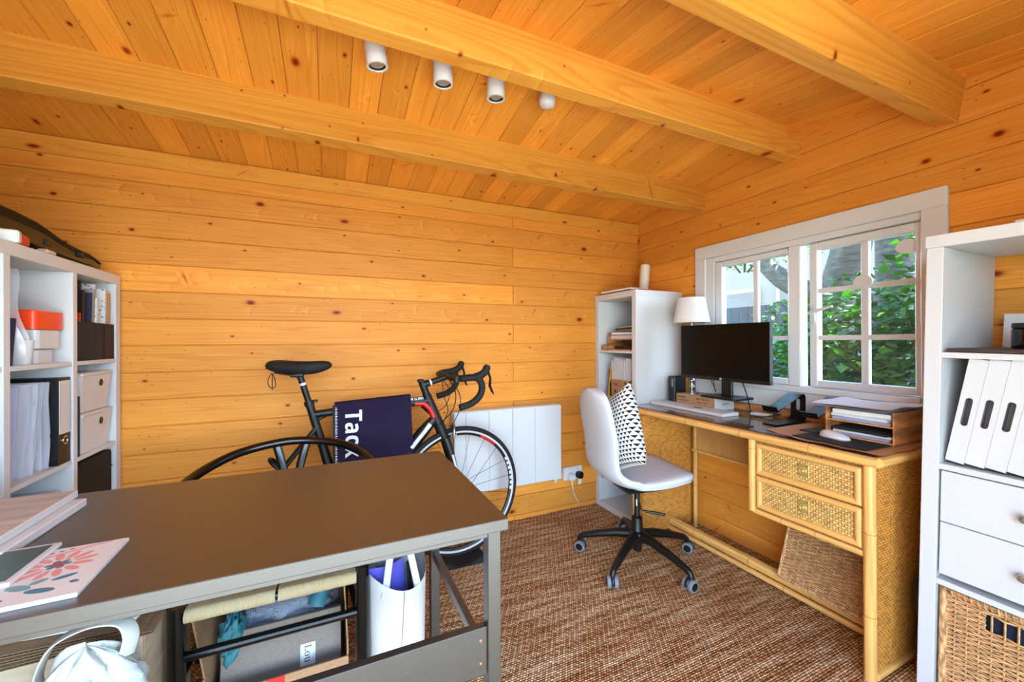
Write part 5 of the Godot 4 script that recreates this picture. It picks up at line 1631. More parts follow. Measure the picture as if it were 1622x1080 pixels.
func build_office_chair() -> void:
	var yaw := -10.0
	var t := thing("office_chair", "light grey upholstered swivel chair on a black five-star base", "office chair", at(Vector3(-0.635, F, 0.69), 0, yaw, 0))
	# local x is where the sitter faces
	var off := -yaw
	for k in 5:
		var a := deg_to_rad(9.0 + 72.0 * k - off)
		var d := Vector3(cos(a), 0, sin(a))
		var leg := obj("leg", mb().tube([d * 0.02 + Vector3(0, 0.135, 0), d * 0.10 + Vector3(0, 0.130, 0), d * 0.20 + Vector3(0, 0.108, 0), d * 0.285 + Vector3(0, 0.083, 0), d * 0.300 + Vector3(0, 0.070, 0), d * 0.302 + Vector3(0, 0.045, 0)], [0.026, 0.023, 0.019, 0.016, 0.014, 0.010], 10), M.black_plastic, t)
		var ca := a + 0.9 + 0.8 * k
		var cd := Vector3(cos(ca), 0, sin(ca))
		for s in [-1.0, 1.0]:
			var wt := Transform3D(Basis(Vector3.UP, -ca) * Basis(Vector3.RIGHT, PI * 0.5), d * 0.302 + Vector3(0, 0.0285, 0) + Vector3(-sin(ca), 0, cos(ca)) * 0.016 * s + cd * 0.008)
			obj("caster", mb(wt).lathe([Vector2(0, -0.009), Vector2(0.018, -0.009), Vector2(0.0185, -0.0105), Vector2(0.026, -0.010), Vector2(0.0285, -0.006), Vector2(0.0285, 0.006), Vector2(0.026, 0.010), Vector2(0.0185, 0.0105), Vector2(0.018, 0.009), Vector2(0, 0.009)], 20), M.grey_rubber, leg)
			obj("caster_hub", mb(wt).lathe([Vector2(0, -0.0115), Vector2(0.018, -0.011), Vector2(0.018, 0.011), Vector2(0, 0.0115)], 16), M.black_plastic, leg)
		obj("caster_hood", mb().tube(arc(d * 0.302 + Vector3(0, 0.0285, 0) + cd * 0.008, cd * 0.024, Vector3(0, 0.027, 0), -10, 190, 10), 0.009, 6), M.black_plastic, leg)
	obj("column", mb().lathe([Vector2(0, 0.055), Vector2(0.022, 0.055), Vector2(0.024, 0.065), Vector2(0.024, 0.100), Vector2(0.042, 0.105), Vector2(0.042, 0.150), Vector2(0.030, 0.160), Vector2(0.026, 0.225), Vector2(0.023, 0.228), Vector2(0.014, 0.230), Vector2(0.014, 0.40), Vector2(0, 0.40)], 22), M.black_plastic, t)
	obj("lever", mb().tube([Vector3(0.0, 0.33, 0.01), Vector3(0.012, 0.268, 0.02), Vector3(0.03, 0.262, 0.03), Vector3(0.07, 0.258, 0.05), Vector3(0.115, 0.252, 0.075)], [0.004, 0.004, 0.006, 0.008, 0.008], 8), M.black_plastic, t)
	obj("mount", mb().span(Vector3(-0.10, 0.375, -0.08), Vector3(0.10, 0.40, 0.08), 0.008), M.black_plastic, t)
	# one upholstered shell: back, bend and seat
	var prof := smooth([Vector3(-0.262, 0.900, 0), Vector3(-0.258, 0.83, 0), Vector3(-0.245, 0.74, 0), Vector3(-0.226, 0.64, 0), Vector3(-0.222, 0.56, 0), Vector3(-0.205, 0.495, 0), Vector3(-0.15, 0.455, 0), Vector3(-0.06, 0.443, 0), Vector3(0.06, 0.447, 0), Vector3(0.15, 0.455, 0), Vector3(0.205, 0.448, 0), Vector3(0.232, 0.428, 0)], 5)
	var wid := [0.02, 0.13, 0.165, 0.178, 0.183, 0.190, 0.205, 0.222, 0.235, 0.236, 0.232, 0.222, 0.205, 0.17, 0.10]
	var np := prof.size() - 1
	var half := func(s: float) -> float:
		# half width along the shell: rounded ends, waisted at the bend
		var e := pow(maxf(0.0, 1.0 - pow(absf(s * 2.0 - 1.0), 7.0 if s < 0.5 else 4.5)), 0.5)
		var w := lerpf(0.175, 0.212, smoothstep(0.25, 0.7, s))
		w -= 0.016 * exp(-pow((s - 0.42) / 0.12, 2.0))
		return maxf(0.004, w * e)
	var mid := func(s: float) -> Vector3:
		var f := clampf(s, 0.0, 1.0) * np
		var i := mini(int(f), np - 1)
		return prof[i].lerp(prof[i + 1], f - i)
	var skin := func(u: float, v: float) -> Vector3:
		var p: Vector3 = mid.call(u)
		var d: Vector3 = (mid.call(minf(u + 0.02, 1.0)) - mid.call(maxf(u - 0.02, 0.0))).normalized()
		var nn := Vector3(-d.y, d.x, 0)   # towards the sitter
		var a := TAU * v
		var w: float = half.call(u)
		var c := cos(a)
		var s := sin(a)
		var thick := lerpf(0.020, 0.036, smoothstep(0.35, 0.8, u))
		var cup := 0.020 * c * c * (1.0 if u < 0.6 else 0.5)
		var sq := signf(s) * pow(absf(s), 0.55)
		var cq := signf(c) * pow(absf(c), 0.8)
		return p + Vector3(0, 0, cq * w) + nn * (sq * thick + cup)
	var sh := mb()
	sh.sheet(56, 36, skin, -1.0)
	obj("upholstered_shell", sh, M.fabric, t)
	var pip := []
	for i in 41:
		var u := 0.30 + 0.66 * i / 40.0
		pip.append(skin.call(u, 0.0) + Vector3(0, -0.004, 0.002))
	obj("piping", mb().tube(pip, 0.0028, 6), M.fabric, t)
	obj("zip_pull", mb().box(Vector3(-0.12, 0.385, 0.19), Vector3(0.006, 0.030, 0.003), 0.001), M.white_metal, t)
	# cushion
	var cu := mb()
	var S := 0.40
	for side in [-1.0, 1.0]:
		var f := func(u: float, v: float) -> Vector3:
			var x := u * 2.0 - 1.0
			var y := v * 2.0 - 1.0
			var pinch := 1.0 - 0.07 * (1.0 - x * x * 0.0) * pow(absf(y), 2.0) * (1.0 - pow(absf(x), 3.0)) 
			var px := x * S * 0.5 * (1.0 - 0.08 * (1.0 - y * y))
			var py := y * S * 0.5 * (1.0 - 0.08 * (1.0 - x * x))
			var th := 0.078 * pow(maxf(0.0, (1.0 - x * x) * (1.0 - y * y)), 0.42) * pinch
			th += 0.004 * sin(x * 7.0 + y * 3.0) * (1.0 - x * x) * (1.0 - y * y)
			return Vector3(px, py, side * th)
		cu.sheet(24, 24, f, side)
	var ux := Vector3(-0.08, 0.45, 0.885).normalized()
	var nz := Vector3(-0.985, 0.10, -0.13)
	nz = (nz - ux * ux.dot(nz)).normalized()
	var bs := Basis(ux, nz.cross(ux), nz)
	one("throw_cushion", "white cushion with black triangle print leaning on the chair back", "cushion", cu, M.cushion, Transform3D(bs, Vector3(-0.752, 0.690, 0.670)))

# ---------------------------------------------------------------- dark table and what is on and under it
func build_table() -> void:
	var t := thing("dark_table", "black-brown wooden table with a low front board in the foreground", "table")
	var X0 := -2.897
	var X1 := -1.702
	var Z0 := 0.812
	var Z1 := 1.451
	var m: Material = M.dark_wood
	obj("tabletop", mb().span(Vector3(X0, 0.713, Z0), Vector3(X1, 0.740, Z1), 0.0015), m, t)
	for x in [X0 + 0.014, X1 - 0.046]:
		for z in [Z0 + 0.014, Z1 - 0.046]:
			obj("leg", mb().span(Vector3(x, F, z), Vector3(x + 0.032, 0.713, z + 0.032), 0.0015), m, t)
	obj("apron", mb().span(Vector3(X0 + 0.046, 0.697, Z1 - 0.036), Vector3(X1 - 0.046, 0.713, Z1 - 0.016), 0.001), m, t)
	obj("apron", mb().span(Vector3(X0 + 0.046, 0.690, Z0 + 0.016), Vector3(X1 - 0.046, 0.713, Z0 + 0.036), 0.001), m, t)
	for x in [X0 + 0.020, X1 - 0.040]:
		obj("stretcher", mb().span(Vector3(x, 0.362, Z0 + 0.046), Vector3(x + 0.020, 0.390, Z1 - 0.046), 0.0015), m, t)
	var fb := obj("front_board", mb().span(Vector3(X0 + 0.046, 0.376, Z1 - 0.044), Vector3(X1 - 0.046, 0.487, Z1 - 0.022), 0.0015), m, t)
	for y in [0.405, 0.458]:
		var sc := mb(Transform3D(Basis(Vector3.RIGHT, PI * 0.5), Vector3(X1 - 0.062, y, Z1 - 0.0215)))
		sc.lathe([Vector2(0.0045, -0.001), Vector2(0.0040, 0.001), Vector2(0.0012, 0.0012), Vector2(0, 0.0002)], 12)
		obj("screw", sc, mat(Color(0.72, 0.45, 0.33), 0.35, 0.8), fb)
	# sample boards and tiles on the table
	var T := 0.7402
	one("sample_board", "lower white sample board of the two at the table edge", "board", mb().span(Vector3(-0.24, 0, -0.145), Vector3(0.0, 0.019, 0.145), 0.002), M.tile_white, at(Vector3(-2.643, T, 1.075), 0, 0, 0), "sample boards")
	var sb := thing("sample_board", "upper sample board with pale grey-brown wood grain", "board", at(Vector3(-2.664, T + 0.0192, 1.058), 0, 1, 0), "sample boards")
	obj("core", mb().span(Vector3(-0.21, 0, -0.145), Vector3(0.0, 0.018, 0.145), 0.002), M.tile_white, sb)
	obj("veneer", mb().span(Vector3(-0.208, 0.018, -0.143), Vector3(-0.002, 0.0186, 0.143)), M.pale_wood, sb)
	var ft := thing("flower_tile", "square tile painted with pink flowers and blue leaves", "tile", at(Vector3(-2.561, T, 1.320), 0, 2, 0))
	obj("body", mb().span(Vector3(-0.103, 0, -0.103), Vector3(0.103, 0.0075, 0.103), 0.001), M.tile_white, ft)
	var fc := mb()
	fc.quad(Vector3(-0.100, 0.0078, -0.100), Vector3(0.100, 0.0078, -0.100), Vector3(0.100, 0.0078, 0.100), Vector3(-0.100, 0.0078, 0.100), Vector3.UP, Vector2(0, 0), Vector2(1, 0), Vector2(1, 1), Vector2(0, 1))
	obj("painted_face", fc, M.tile_flower, ft)
	var gt := thing("green_tile", "dark green marbled tile with a white rim lying over the flower tile", "tile", at(Vector3(-2.642, T + 0.0082, 1.278), 0, 1, 0))
	obj("body", mb().span(Vector3(-0.075, 0, -0.075), Vector3(0.075, 0.007, 0.075), 0.001), M.tile_white, gt)
	obj("glazed_face", mb().span(Vector3(-0.066, 0.007, -0.066), Vector3(0.066, 0.0074, 0.066)), M.tile_green, gt)

func lumps(seed_: int, c: Vector3, r: Vector3, amp: float, nu := 28, nv := 18, fold := 3.0) -> MB:
	# a crumpled heap: a flattened ball pushed about by noise
	var fn := FastNoiseLite.new()
	fn.seed = seed_
	fn.frequency = fold
	fn.fractal_octaves = 3
	var b := mb()
	b.sheet(nu, nv, func(u: float, v: float):
		var a := TAU * u
		var e := PI * v
		var d := Vector3(cos(a) * sin(e), cos(e), sin(a) * sin(e))
		var k := 1.0 + amp * fn.get_noise_3d(d.x * 0.9, d.y * 0.9, d.z * 0.9) * 2.0
		return c + d * r * k, -1.0)
	return b

func build_under_table() -> void:
	# open carton under the black chair
	var c := thing("open_carton", "open brown cardboard carton full of bubble wrap under the black chair", "carton", Transform3D(Basis.IDENTITY, Vector3(-2.215, F, 0.785)))
	var W := 0.185
	var D := 0.175
	obj("wall", mb().span(Vector3(-W, 0.0, D - 0.005), Vector3(W, 0.160, D)), M.kraft, c)
	obj("wall", mb().span(Vector3(-W, 0.0, -D), Vector3(W, 0.21, -D + 0.005)), M.kraft, c)
	obj("wall", mb().span(Vector3(-W, 0.0, -D + 0.005), Vector3(-W + 0.005, 0.21, D - 0.005)), M.kraft, c)
	obj("wall", mb().span(Vector3(W - 0.005, 0.0, -D + 0.005), Vector3(W, 0.21, D - 0.005)), M.kraft, c)
	obj("base", mb().span(Vector3(-W, 0, -D), Vector3(W, 0.005, D)), M.kraft, c)
	obj("flap", mb(at(Vector3(W - 0.003, 0.21, 0), 0, 0, 3)).span(Vector3(-0.002, 0, -D + 0.01), Vector3(0.002, 0.185, D - 0.01)), M.kraft, c)
	obj("flap", mb(at(Vector3(-W + 0.003, 0.21, 0), 0, 0, 9)).span(Vector3(-0.002, 0, -D + 0.01), Vector3(0.002, 0.165, D - 0.01)), M.kraft, c)
	obj("tape", mb().span(Vector3(-0.035, 0.135, D), Vector3(0.012, 0.1608, D + 0.0008)), M.red_tape, c)
	var gb := thing("grey_card_box", "flat grey-brown card box with a small white label inside the open carton", "box", at(Vector3(-2.215, F + 0.0055, 0.915), -14, 0, 0))
	obj("card", mb().span(Vector3(-0.160, 0.0, -0.012), Vector3(0.165, 0.262, 0.012), 0.002), M.kraft_grey, gb)
	var lb := obj("label", mb().span(Vector3(0.048, 0.120, 0.012), Vector3(0.090, 0.180, 0.0128)), M.white_matt, gb)
	obj("label_border", mb().span(Vector3(0.0515, 0.1235, 0.0128), Vector3(0.0865, 0.1765, 0.0130)), M.grey, lb)
	obj("label_face", mb().span(Vector3(0.0522, 0.1242, 0.0130), Vector3(0.0858, 0.1758, 0.0132)), M.white_matt, lb)
	text("Lou", 0.019, M.black, lb, Transform3D(Basis(Vector3.BACK, -PI * 0.5), Vector3(0.069, 0.152, 0.0134)), false, true)
	one("bubble_wrap", "crumpled clear bubble wrap filling the open carton", "bubble wrap", lumps(7, Vector3(-2.22, 0.272, 0.745), Vector3(0.150, 0.105, 0.092), 0.30, 40, 26, 2.2), M.bubble)
	one("bubble_wrap", "loose piece of bubble wrap on top beside the teal packet", "bubble wrap", lumps(9, Vector3(-2.12, 0.365, 0.745), Vector3(0.070, 0.045, 0.085), 0.4, 30, 20, 2.4), M.bubble)
	one("teal_packet", "teal rolled packet at the side of the open carton", "packet", mb().tube(smooth([Vector3(-2.125, 0.30, 0.86), Vector3(-2.10, 0.355, 0.83), Vector3(-2.07, 0.40, 0.77), Vector3(-2.06, 0.405, 0.70)]), 0.026, 12), M.teal)
	one("teal_packet", "teal wrapped bundle in the front corner of the open carton", "packet", lumps(11, Vector3(-2.352, 0.255, 0.845), Vector3(0.032, 0.075, 0.050), 0.25), M.teal)
	one("dark_bundle", "dark grey bundle lying among the bubble wrap", "bundle", lumps(13, Vector3(-2.245, 0.330, 0.745), Vector3(0.06, 0.045, 0.06), 0.2), M.charcoal)
	# tote bag
	var tb := thing("tote_bag", "white canvas tote bag holding purple papers under the table end", "tote bag", Transform3D(Basis.IDENTITY, Vector3(-1.880, F, 0.925)))
	var body := mb()
	body.sheet(40, 14, func(u: float, v: float):
		var a := TAU * u
		var dent := 1.0 - 0.10 * exp(-pow(wrapf(a - 0.2, -PI, PI) / 0.35, 2.0)) * v
		var w := 0.088 + 0.014 * v
		return Vector3(cos(a) * w * dent, 0.395 * v + 0.020 * cos(a * 2.0 + 0.6) * v * v, sin(a) * (w + 0.035) * dent), -1.0)
	obj("body", body, M.canvas_white, tb)
	obj("base", mb().lathe([Vector2(0, 0.001), Vector2(0.088, 0.001), Vector2(0.088, 0.004), Vector2(0, 0.004)], 24), M.canvas_white, tb)
	obj("seam", mb().tube([Vector3(-0.012, 0.02, 0.1235), Vector3(-0.004, 0.2, 0.130), Vector3(0.004, 0.375, 0.1375)], 0.0014, 5), M.kraft, tb)
	for s in [-1.0, 1.0]:
		var hp := []
		for i in 17:
			var q := i / 16.0
			hp.append(Vector3(-0.050 + 0.100 * q, 0.36 + 0.185 * sin(PI * q), s * (0.115 - 0.055 * sin(PI * q))))
		obj("handle", mb().tube(hp, 0.0035, 8, false, 3.2), M.canvas_white, tb)
	var pap := [["purple-blue sheet curling inside the tote bag", Color(0.36, 0.34, 0.72), Vector3(-1.895, 0.15, 0.965), 6.0, 0.105], ["grey sheet standing in the tote bag", Color(0.50, 0.52, 0.55), Vector3(-1.880, 0.17, 0.92), 2.0, 0.12], ["lilac sheet at the far side of the tote bag", Color(0.52, 0.42, 0.62), Vector3(-1.885, 0.18, 0.87), -4.0, 0.11]]
	for q in pap:
		var pm := mb()
		pm.sheet(10, 10, func(u: float, v: float): return Vector3((u - 0.5) * q[4], 0.30 * v, 0.018 * sin(u * 3.0) + 0.01 * v), 1.0)
		one("paper_sheet", q[0], "paper", pm, mat(q[1], 0.45), at(q[2], 0, q[3], q[3] * 0.8), "papers in the tote bag")
	for k in 3:
		one("dark_folder", ["glossy dark brown folder leaning in the tote bag", "black folder next to the brown one in the tote bag", "slim dark purple folder at the side of the tote bag"][k], "folder", mb().box(Vector3(0, 0.15, 0), Vector3(0.007, 0.30, 0.10), 0.001), [mat(Color(0.10, 0.06, 0.06), 0.2), M.black_gloss, mat(Color(0.20, 0.13, 0.19), 0.25)][k], at(Vector3(-1.865 + k * 0.018, 0.12, 0.915), 0, 8, 10 - k * 3), "folders in the tote bag")
	# plywood crate with cardboard sheets, cloth bag in front
	var cr := thing("plywood_crate", "pale plywood crate under the table near the cube shelf", "crate", Transform3D(Basis.IDENTITY, Vector3(-2.665, F, 0.92)))
	obj("front", mb().span(Vector3(-0.185, 0, 0.165), Vector3(0.185, 0.455, 0.177), 0.001), M.plywood, cr)
	obj("back", mb().span(Vector3(-0.185, 0, -0.177), Vector3(0.185, 0.455, -0.165), 0.001), M.plywood, cr)
	for x in [-0.185, 0.173]:
		obj("side", mb().span(Vector3(x, 0, -0.165), Vector3(x + 0.012, 0.455, 0.165), 0.001), M.plywood, cr)
	obj("base", mb().span(Vector3(-0.173, 0, -0.165), Vector3(0.173, 0.01, 0.165)), M.plywood, cr)
	for k in 3:
		var y := F + 0.4555 + k * 0.0125
		var cd := thing("cardboard_sheet", ["lowest corrugated cardboard sheet on the plywood crate", "middle corrugated cardboard sheet on the plywood crate", "top corrugated cardboard sheet on the plywood crate"][k], "cardboard", at(Vector3(-2.655 - 0.01 * k, y, 0.93), 0, 2.0 - k * 2.0, 0), "cardboard sheets")
		obj("liner", mb().span(Vector3(-0.19, 0, -0.18), Vector3(0.19, 0.001, 0.18)), M.kraft, cd)
		obj("liner", mb().span(Vector3(-0.19, 0.0055, -0.18), Vector3(0.19, 0.0065, 0.18)), M.kraft, cd)
		var fl := []
		for i in 190:
			fl.append(Vector2(-0.19 + i * 0.002, 0.0032 + 0.0021 * sin(i * PI * 0.5)))
		var fm := mb()
		for i in fl.size() - 1:
			var p: Vector2 = fl[i]
			var q: Vector2 = fl[i + 1]
			fm.quad(Vector3(p.x, p.y, -0.178), Vector3(q.x, q.y, -0.178), Vector3(q.x, q.y, 0.178), Vector3(p.x, p.y, 0.178), Vector3(-(q.y - p.y), q.x - p.x, 0).normalized())
		obj("fluting", fm, M.flute, cd).set_meta("kind", "stuff")
	one("plastic_bag", "crumpled clear plastic bag on the cardboard sheets", "plastic bag", lumps(15, Vector3(-2.745, 0.540, 1.03), Vector3(0.085, 0.020, 0.085), 0.3), M.clear_plastic)
	one("cream_sheet", "cream paper sheets lying on the corrugated cardboard", "paper", mb().box(Vector3(0, 0.004, 0), Vector3(0.20, 0.008, 0.26), 0.001), M.offwhite_paper, at(Vector3(-2.58, F + 0.4555 + 0.0345, 0.955), 0, -5, 0))
	var cb := thing("cloth_bag", "crumpled natural cotton bag with a flat handle in front of the plywood crate", "bag", Transform3D(Basis.IDENTITY, Vector3(-2.520, F, 1.215)))
	var cl := FastNoiseLite.new()
	cl.seed = 23
	cl.frequency = 1.0
	cl.fractal_octaves = 4
	var clb := mb()
	var bag_at := func(u: float, v: float) -> Vector3:
		var a := TAU * u
		var y := 0.525 * v
		var crease := absf(cl.get_noise_3d(cos(a) * 1.1 + v * 1.3, v * 3.2, sin(a) * 1.1 - v * 0.8))
		var w := 0.112 * pow(maxf(0.0, 1.0 - pow(v, 3.2)), 0.5) * (0.86 + 0.55 * crease)
		return Vector3(cos(a) * w * 1.05 + 0.02 * v * cl.get_noise_2d(v * 4.0, 3.0), y + 0.02 * v * cl.get_noise_3d(cos(a), 5.0, sin(a)), sin(a) * w)
	clb.sheet(72, 60, bag_at, -1.0)
	obj("body", clb, M.canvas, cb)
	obj("handle", mb().tube(smooth([Vector3(-0.088, 0.435, -0.030), Vector3(-0.092, 0.47, -0.033), Vector3(-0.070, 0.525, -0.035), Vector3(-0.015, 0.548, -0.036), Vector3(0.035, 0.540, -0.034), Vector3(0.055, 0.515, -0.02), Vector3(0.050, 0.48, -0.01)]), 0.020, 10, false, 0.14), M.canvas, cb)

func build_black_chair() -> void:
	var t := thing("wishbone_chair", "black wooden chair with a curved top rail and woven paper cord seat", "chair")
	var K: Material = M.black_paint
	var xl := -2.444
	var xr := -1.992
	for x in [xl, xr]:
		obj("leg", mb().tube([Vector3(x, F, 1.0), Vector3(x, 0.2, 1.0), Vector3(x, 0.470, 1.0)], [0.0165, 0.0205, 0.0195], 16), K, t)
	for s in [-1.0, 1.0]:
		var cx := -2.218
		obj("leg", mb().tube(smooth([Vector3(cx + s * 0.185, F, 0.535), Vector3(cx + s * 0.190, 0.25, 0.555), Vector3(cx + s * 0.205, 0.44, 0.585), Vector3(cx + s * 0.250, 0.58, 0.655), Vector3(cx + s * 0.283, 0.695, 0.745)]), 0.0165, 14), K, t)
		obj("seat_rail", mb().tube([Vector3(cx + s * 0.224, 0.425, 1.0), Vector3(cx + s * 0.198, 0.425, 0.585)], 0.014, 10), K, t)
		obj("side_stretcher", mb().tube([Vector3(cx + s * 0.225, 0.27, 1.0), Vector3(cx + s * 0.193, 0.27, 0.56)], 0.011, 10), K, t)
	obj("front_stretcher", mb().tube([Vector3(xl, 0.333, 1.0), Vector3(xr, 0.333, 1.0)], 0.0125, 12), K, t)
	obj("back_stretcher", mb().tube([Vector3(-2.408, 0.30, 0.558), Vector3(-2.028, 0.30, 0.558)], 0.011, 10), K, t)
	obj("front_rail", mb().tube([Vector3(xl, 0.440, 1.0), Vector3(xr, 0.440, 1.0)], 0.012, 10), K, t)
	obj("back_rail", mb().tube([Vector3(-2.415, 0.425, 0.585), Vector3(-2.021, 0.425, 0.585)], 0.012, 10), K, t)
	var rail := smooth([Vector3(-2.500, 0.692, 0.875), Vector3(-2.507, 0.700, 0.75), Vector3(-2.463, 0.722, 0.62), Vector3(-2.370, 0.748, 0.535), Vector3(-2.218, 0.762, 0.500), Vector3(-2.066, 0.748, 0.535), Vector3(-1.973, 0.722, 0.62), Vector3(-1.929, 0.700, 0.75), Vector3(-1.936, 0.692, 0.875)], 8)
	obj("top_rail", mb().tube(rail, 0.0155, 14), K, t)
	# splat: one stem that divides in two below the rail
	for s in [-1.0, 1.0]:
		obj("splat_arm", mb().tube(smooth([Vector3(-2.218 + s * 0.006, 0.43, 0.583), Vector3(-2.218 + s * 0.008, 0.55, 0.548), Vector3(-2.218 + s * 0.026, 0.65, 0.520), Vector3(-2.218 + s * 0.052, 0.752, 0.503)]), 0.0060, 10, false, 2.6), K, t)
	# cord seat: every strand runs over the front rail and back under
	var cord := mb()
	var n := 118
	for i in n:
		var q := (i + 0.5) / n
		var xf := lerpf(xl + 0.018, xr - 0.018, q)
		var xb := lerpf(-2.405, -2.030, q)
		if absf(q - 0.5) < 0.006:
			continue
		var pts := []
		for k in 9:
			var a := deg_to_rad(-110.0 + 200.0 * k / 8.0)
			pts.append(Vector3(xf, 0.440 + sin(a) * 0.0165, 1.0 + cos(a) * 0.0165))
		var dip := 0.012 * (1.0 - pow(absf(q * 2.0 - 1.0), 2.0))
		pts.append(Vector3(lerpf(xf, xb, 0.25), 0.452 - dip * 0.6, 0.90))
		pts.append(Vector3(lerpf(xf, xb, 0.6), 0.446 - dip, 0.77))
		pts.append(Vector3(xb, 0.440, 0.585))
		cord.tube(pts, 0.0021, 5)
		var low := []
		low.append(pts[0])
		low.append(Vector3(lerpf(xf, xb, 0.5), 0.418 - dip, 0.80))
		low.append(Vector3(xb, 0.412, 0.585))
		cord.tube(low, 0.0021, 4)
	obj("cord_seat", cord, M.cord, t).set_meta("kind", "stuff")

# ---------------------------------------------------------------- road bike on a trainer, towel, wall things, lamps
func build_bike() -> void:
	var Z := 0.30
	var P := func(x: float, y: float, dz := 0.0) -> Vector3: return Vector3(x, y, Z + dz)
	var t := thing("road_bike", "black road bike with red and white flashes standing against the pine wall", "bicycle")
	var K: Material = M.black
	var hub: Vector3 = P.call(-1.468, 0.378)
	var bb: Vector3 = P.call(-2.005, 0.290)
	# frame
	var fr := mb()
	fr.tube([P.call(-2.167, 0.885), P.call(-2.12, 0.715), bb], [0.017, 0.019, 0.026], 14)
	fr.tube([P.call(-2.148, 0.828), P.call(-1.90, 0.846), P.call(-1.632, 0.858)], [0.017, 0.019, 0.024], 14)
	fr.tube([P.call(-1.640, 0.888), P.call(-1.596, 0.78), P.call(-1.556, 0.682)], [0.022, 0.025, 0.029], 14)
	fr.tube([P.call(-1.600, 0.765), P.call(-1.66, 0.700), bb], [0.022, 0.030, 0.034], 14)
	fr.tube([P.call(-1.655, 0.842), P.call(-1.612, 0.80)], 0.020, 12)
	for s in [-1.0, 1.0]:
		fr.tube([P.call(-2.135, 0.770, 0.010 * s), P.call(-2.30, 0.560, 0.045 * s), P.call(-2.405, 0.372, 0.062 * s)], [0.010, 0.008, 0.008], 10)
		fr.tube([bb + Vector3(0, 0, 0.02 * s), P.call(-2.405, 0.372, 0.062 * s)], [0.012, 0.009], 10)
	fr.tube([bb + Vector3(0, 0, -0.045), bb + Vector3(0, 0, 0.045)], 0.022, 14)
	# short braces at the seat cluster
	fr.tube([P.call(-2.150, 0.796), P.call(-2.085, 0.826)], 0.008, 10)
	obj("frame", fr, K, t)
	var dec := mb()
	dec.tube([P.call(-1.70, 0.8485, 0.010), P.call(-1.655, 0.846, 0.013), P.call(-1.628, 0.820, 0.015), P.call(-1.606, 0.775, 0.015)], 0.0135, 8, false, 0.95)
	obj("red_flash", dec, M.red, t)
	var dw := mb()
	dw.tube([P.call(-1.625, 0.742, 0.018), P.call(-1.72, 0.634, 0.022)], 0.0125, 8)
	obj("white_flash", dw, M.white_metal, t)
	text("TAN SLR01", 0.012, M.white_metal, t, at(P.call(-1.70, 0.872, 0.0215), 0, 0, 2), true)
	# fork
	var fk := mb()
	fk.tube([P.call(-1.556, 0.690), P.call(-1.545, 0.655)], 0.027, 14)
	for s in [-1.0, 1.0]:
		fk.tube([P.call(-1.546, 0.662, 0.018 * s), P.call(-1.528, 0.60, 0.036 * s), P.call(-1.492, 0.46, 0.046 * s), hub + Vector3(0, 0, 0.05 * s)], [0.022, 0.019, 0.013, 0.008], 12)
	obj("fork", fk, K, t)
	obj("fork_stripe", mb().tube([P.call(-1.520, 0.585, 0.050), P.call(-1.490, 0.465, 0.054)], 0.0075, 8), M.white_metal, t)
	# front wheel
	var wt := Transform3D(Basis(Vector3.UP, deg_to_rad(4.0)), hub)
	var wh := Node3D.new()
	wh.name = "front_wheel"
	wh.transform = wt
	t.add_child(wh, true)
	obj("tyre", mb().tube(arc(Vector3.ZERO, Vector3(0.323, 0, 0), Vector3(0, 0.323, 0), 0, 355, 71), 0.0125, 10, true), M.black_rubber, wh)
	obj("rim", mb(Transform3D(Basis(Vector3.RIGHT, PI * 0.5), Vector3.ZERO)).lathe([Vector2(0.291, -0.006), Vector2(0.3125, -0.0105), Vector2(0.316, -0.009), Vector2(0.316, 0.009), Vector2(0.3125, 0.0105), Vector2(0.291, 0.006), Vector2(0.288, 0.0), Vector2(0.291, -0.006)], 72), M.black_plastic, wh)
	var track := mb(Transform3D(Basis(Vector3.RIGHT, PI * 0.5), Vector3.ZERO))
	track.lathe([Vector2(0.303, 0.0088), Vector2(0.303, 0.0096), Vector2(0.3125, 0.0112), Vector2(0.3125, 0.0100)], 72)
	track.lathe([Vector2(0.303, -0.0088), Vector2(0.303, -0.0096), Vector2(0.3125, -0.0112), Vector2(0.3125, -0.0100)], 72)
	obj("brake_track", track, M.grey_light, wh)
	var badge := mb()
	var pr := [0.2915, 0.3025]
	for k in 6:
		var a0 := deg_to_rad(48.0 + k * 3.2)
		var a1 := deg_to_rad(48.0 + (k + 1) * 3.2)
		badge.quad(Vector3(cos(a0) * pr[0], sin(a0) * pr[0], 0.0080), Vector3(cos(a1) * pr[0], sin(a1) * pr[0], 0.0080), Vector3(cos(a1) * pr[1], sin(a1) * pr[1], 0.0105), Vector3(cos(a0) * pr[1], sin(a0) * pr[1], 0.0105), Vector3(0, 0, 1))
	obj("red_badge", badge, M.red, wh)
	var marks := mb()
	for k in 7:
		var a0 := deg_to_rad(28.0 - k * 5.4)
		var a1 := a0 - deg_to_rad(3.4)
		marks.quad(Vector3(cos(a0) * pr[0], sin(a0) * pr[0], 0.0080), Vector3(cos(a1) * pr[0], sin(a1) * pr[0], 0.0080), Vector3(cos(a1) * pr[1], sin(a1) * pr[1], 0.0105), Vector3(cos(a0) * pr[1], sin(a0) * pr[1], 0.0105), Vector3(0, 0, 1))
	obj("white_marks", marks, M.white_metal, wh)
	obj("hub", mb(Transform3D(Basis(Vector3.RIGHT, PI * 0.5), Vector3.ZERO)).lathe([Vector2(0, -0.052), Vector2(0.009, -0.052), Vector2(0.009, -0.036), Vector2(0.020, -0.034), Vector2(0.012, -0.026), Vector2(0.011, 0.026), Vector2(0.020, 0.034), Vector2(0.009, 0.036), Vector2(0.009, 0.052), Vector2(0, 0.052)], 18), M.black_metal, wh)
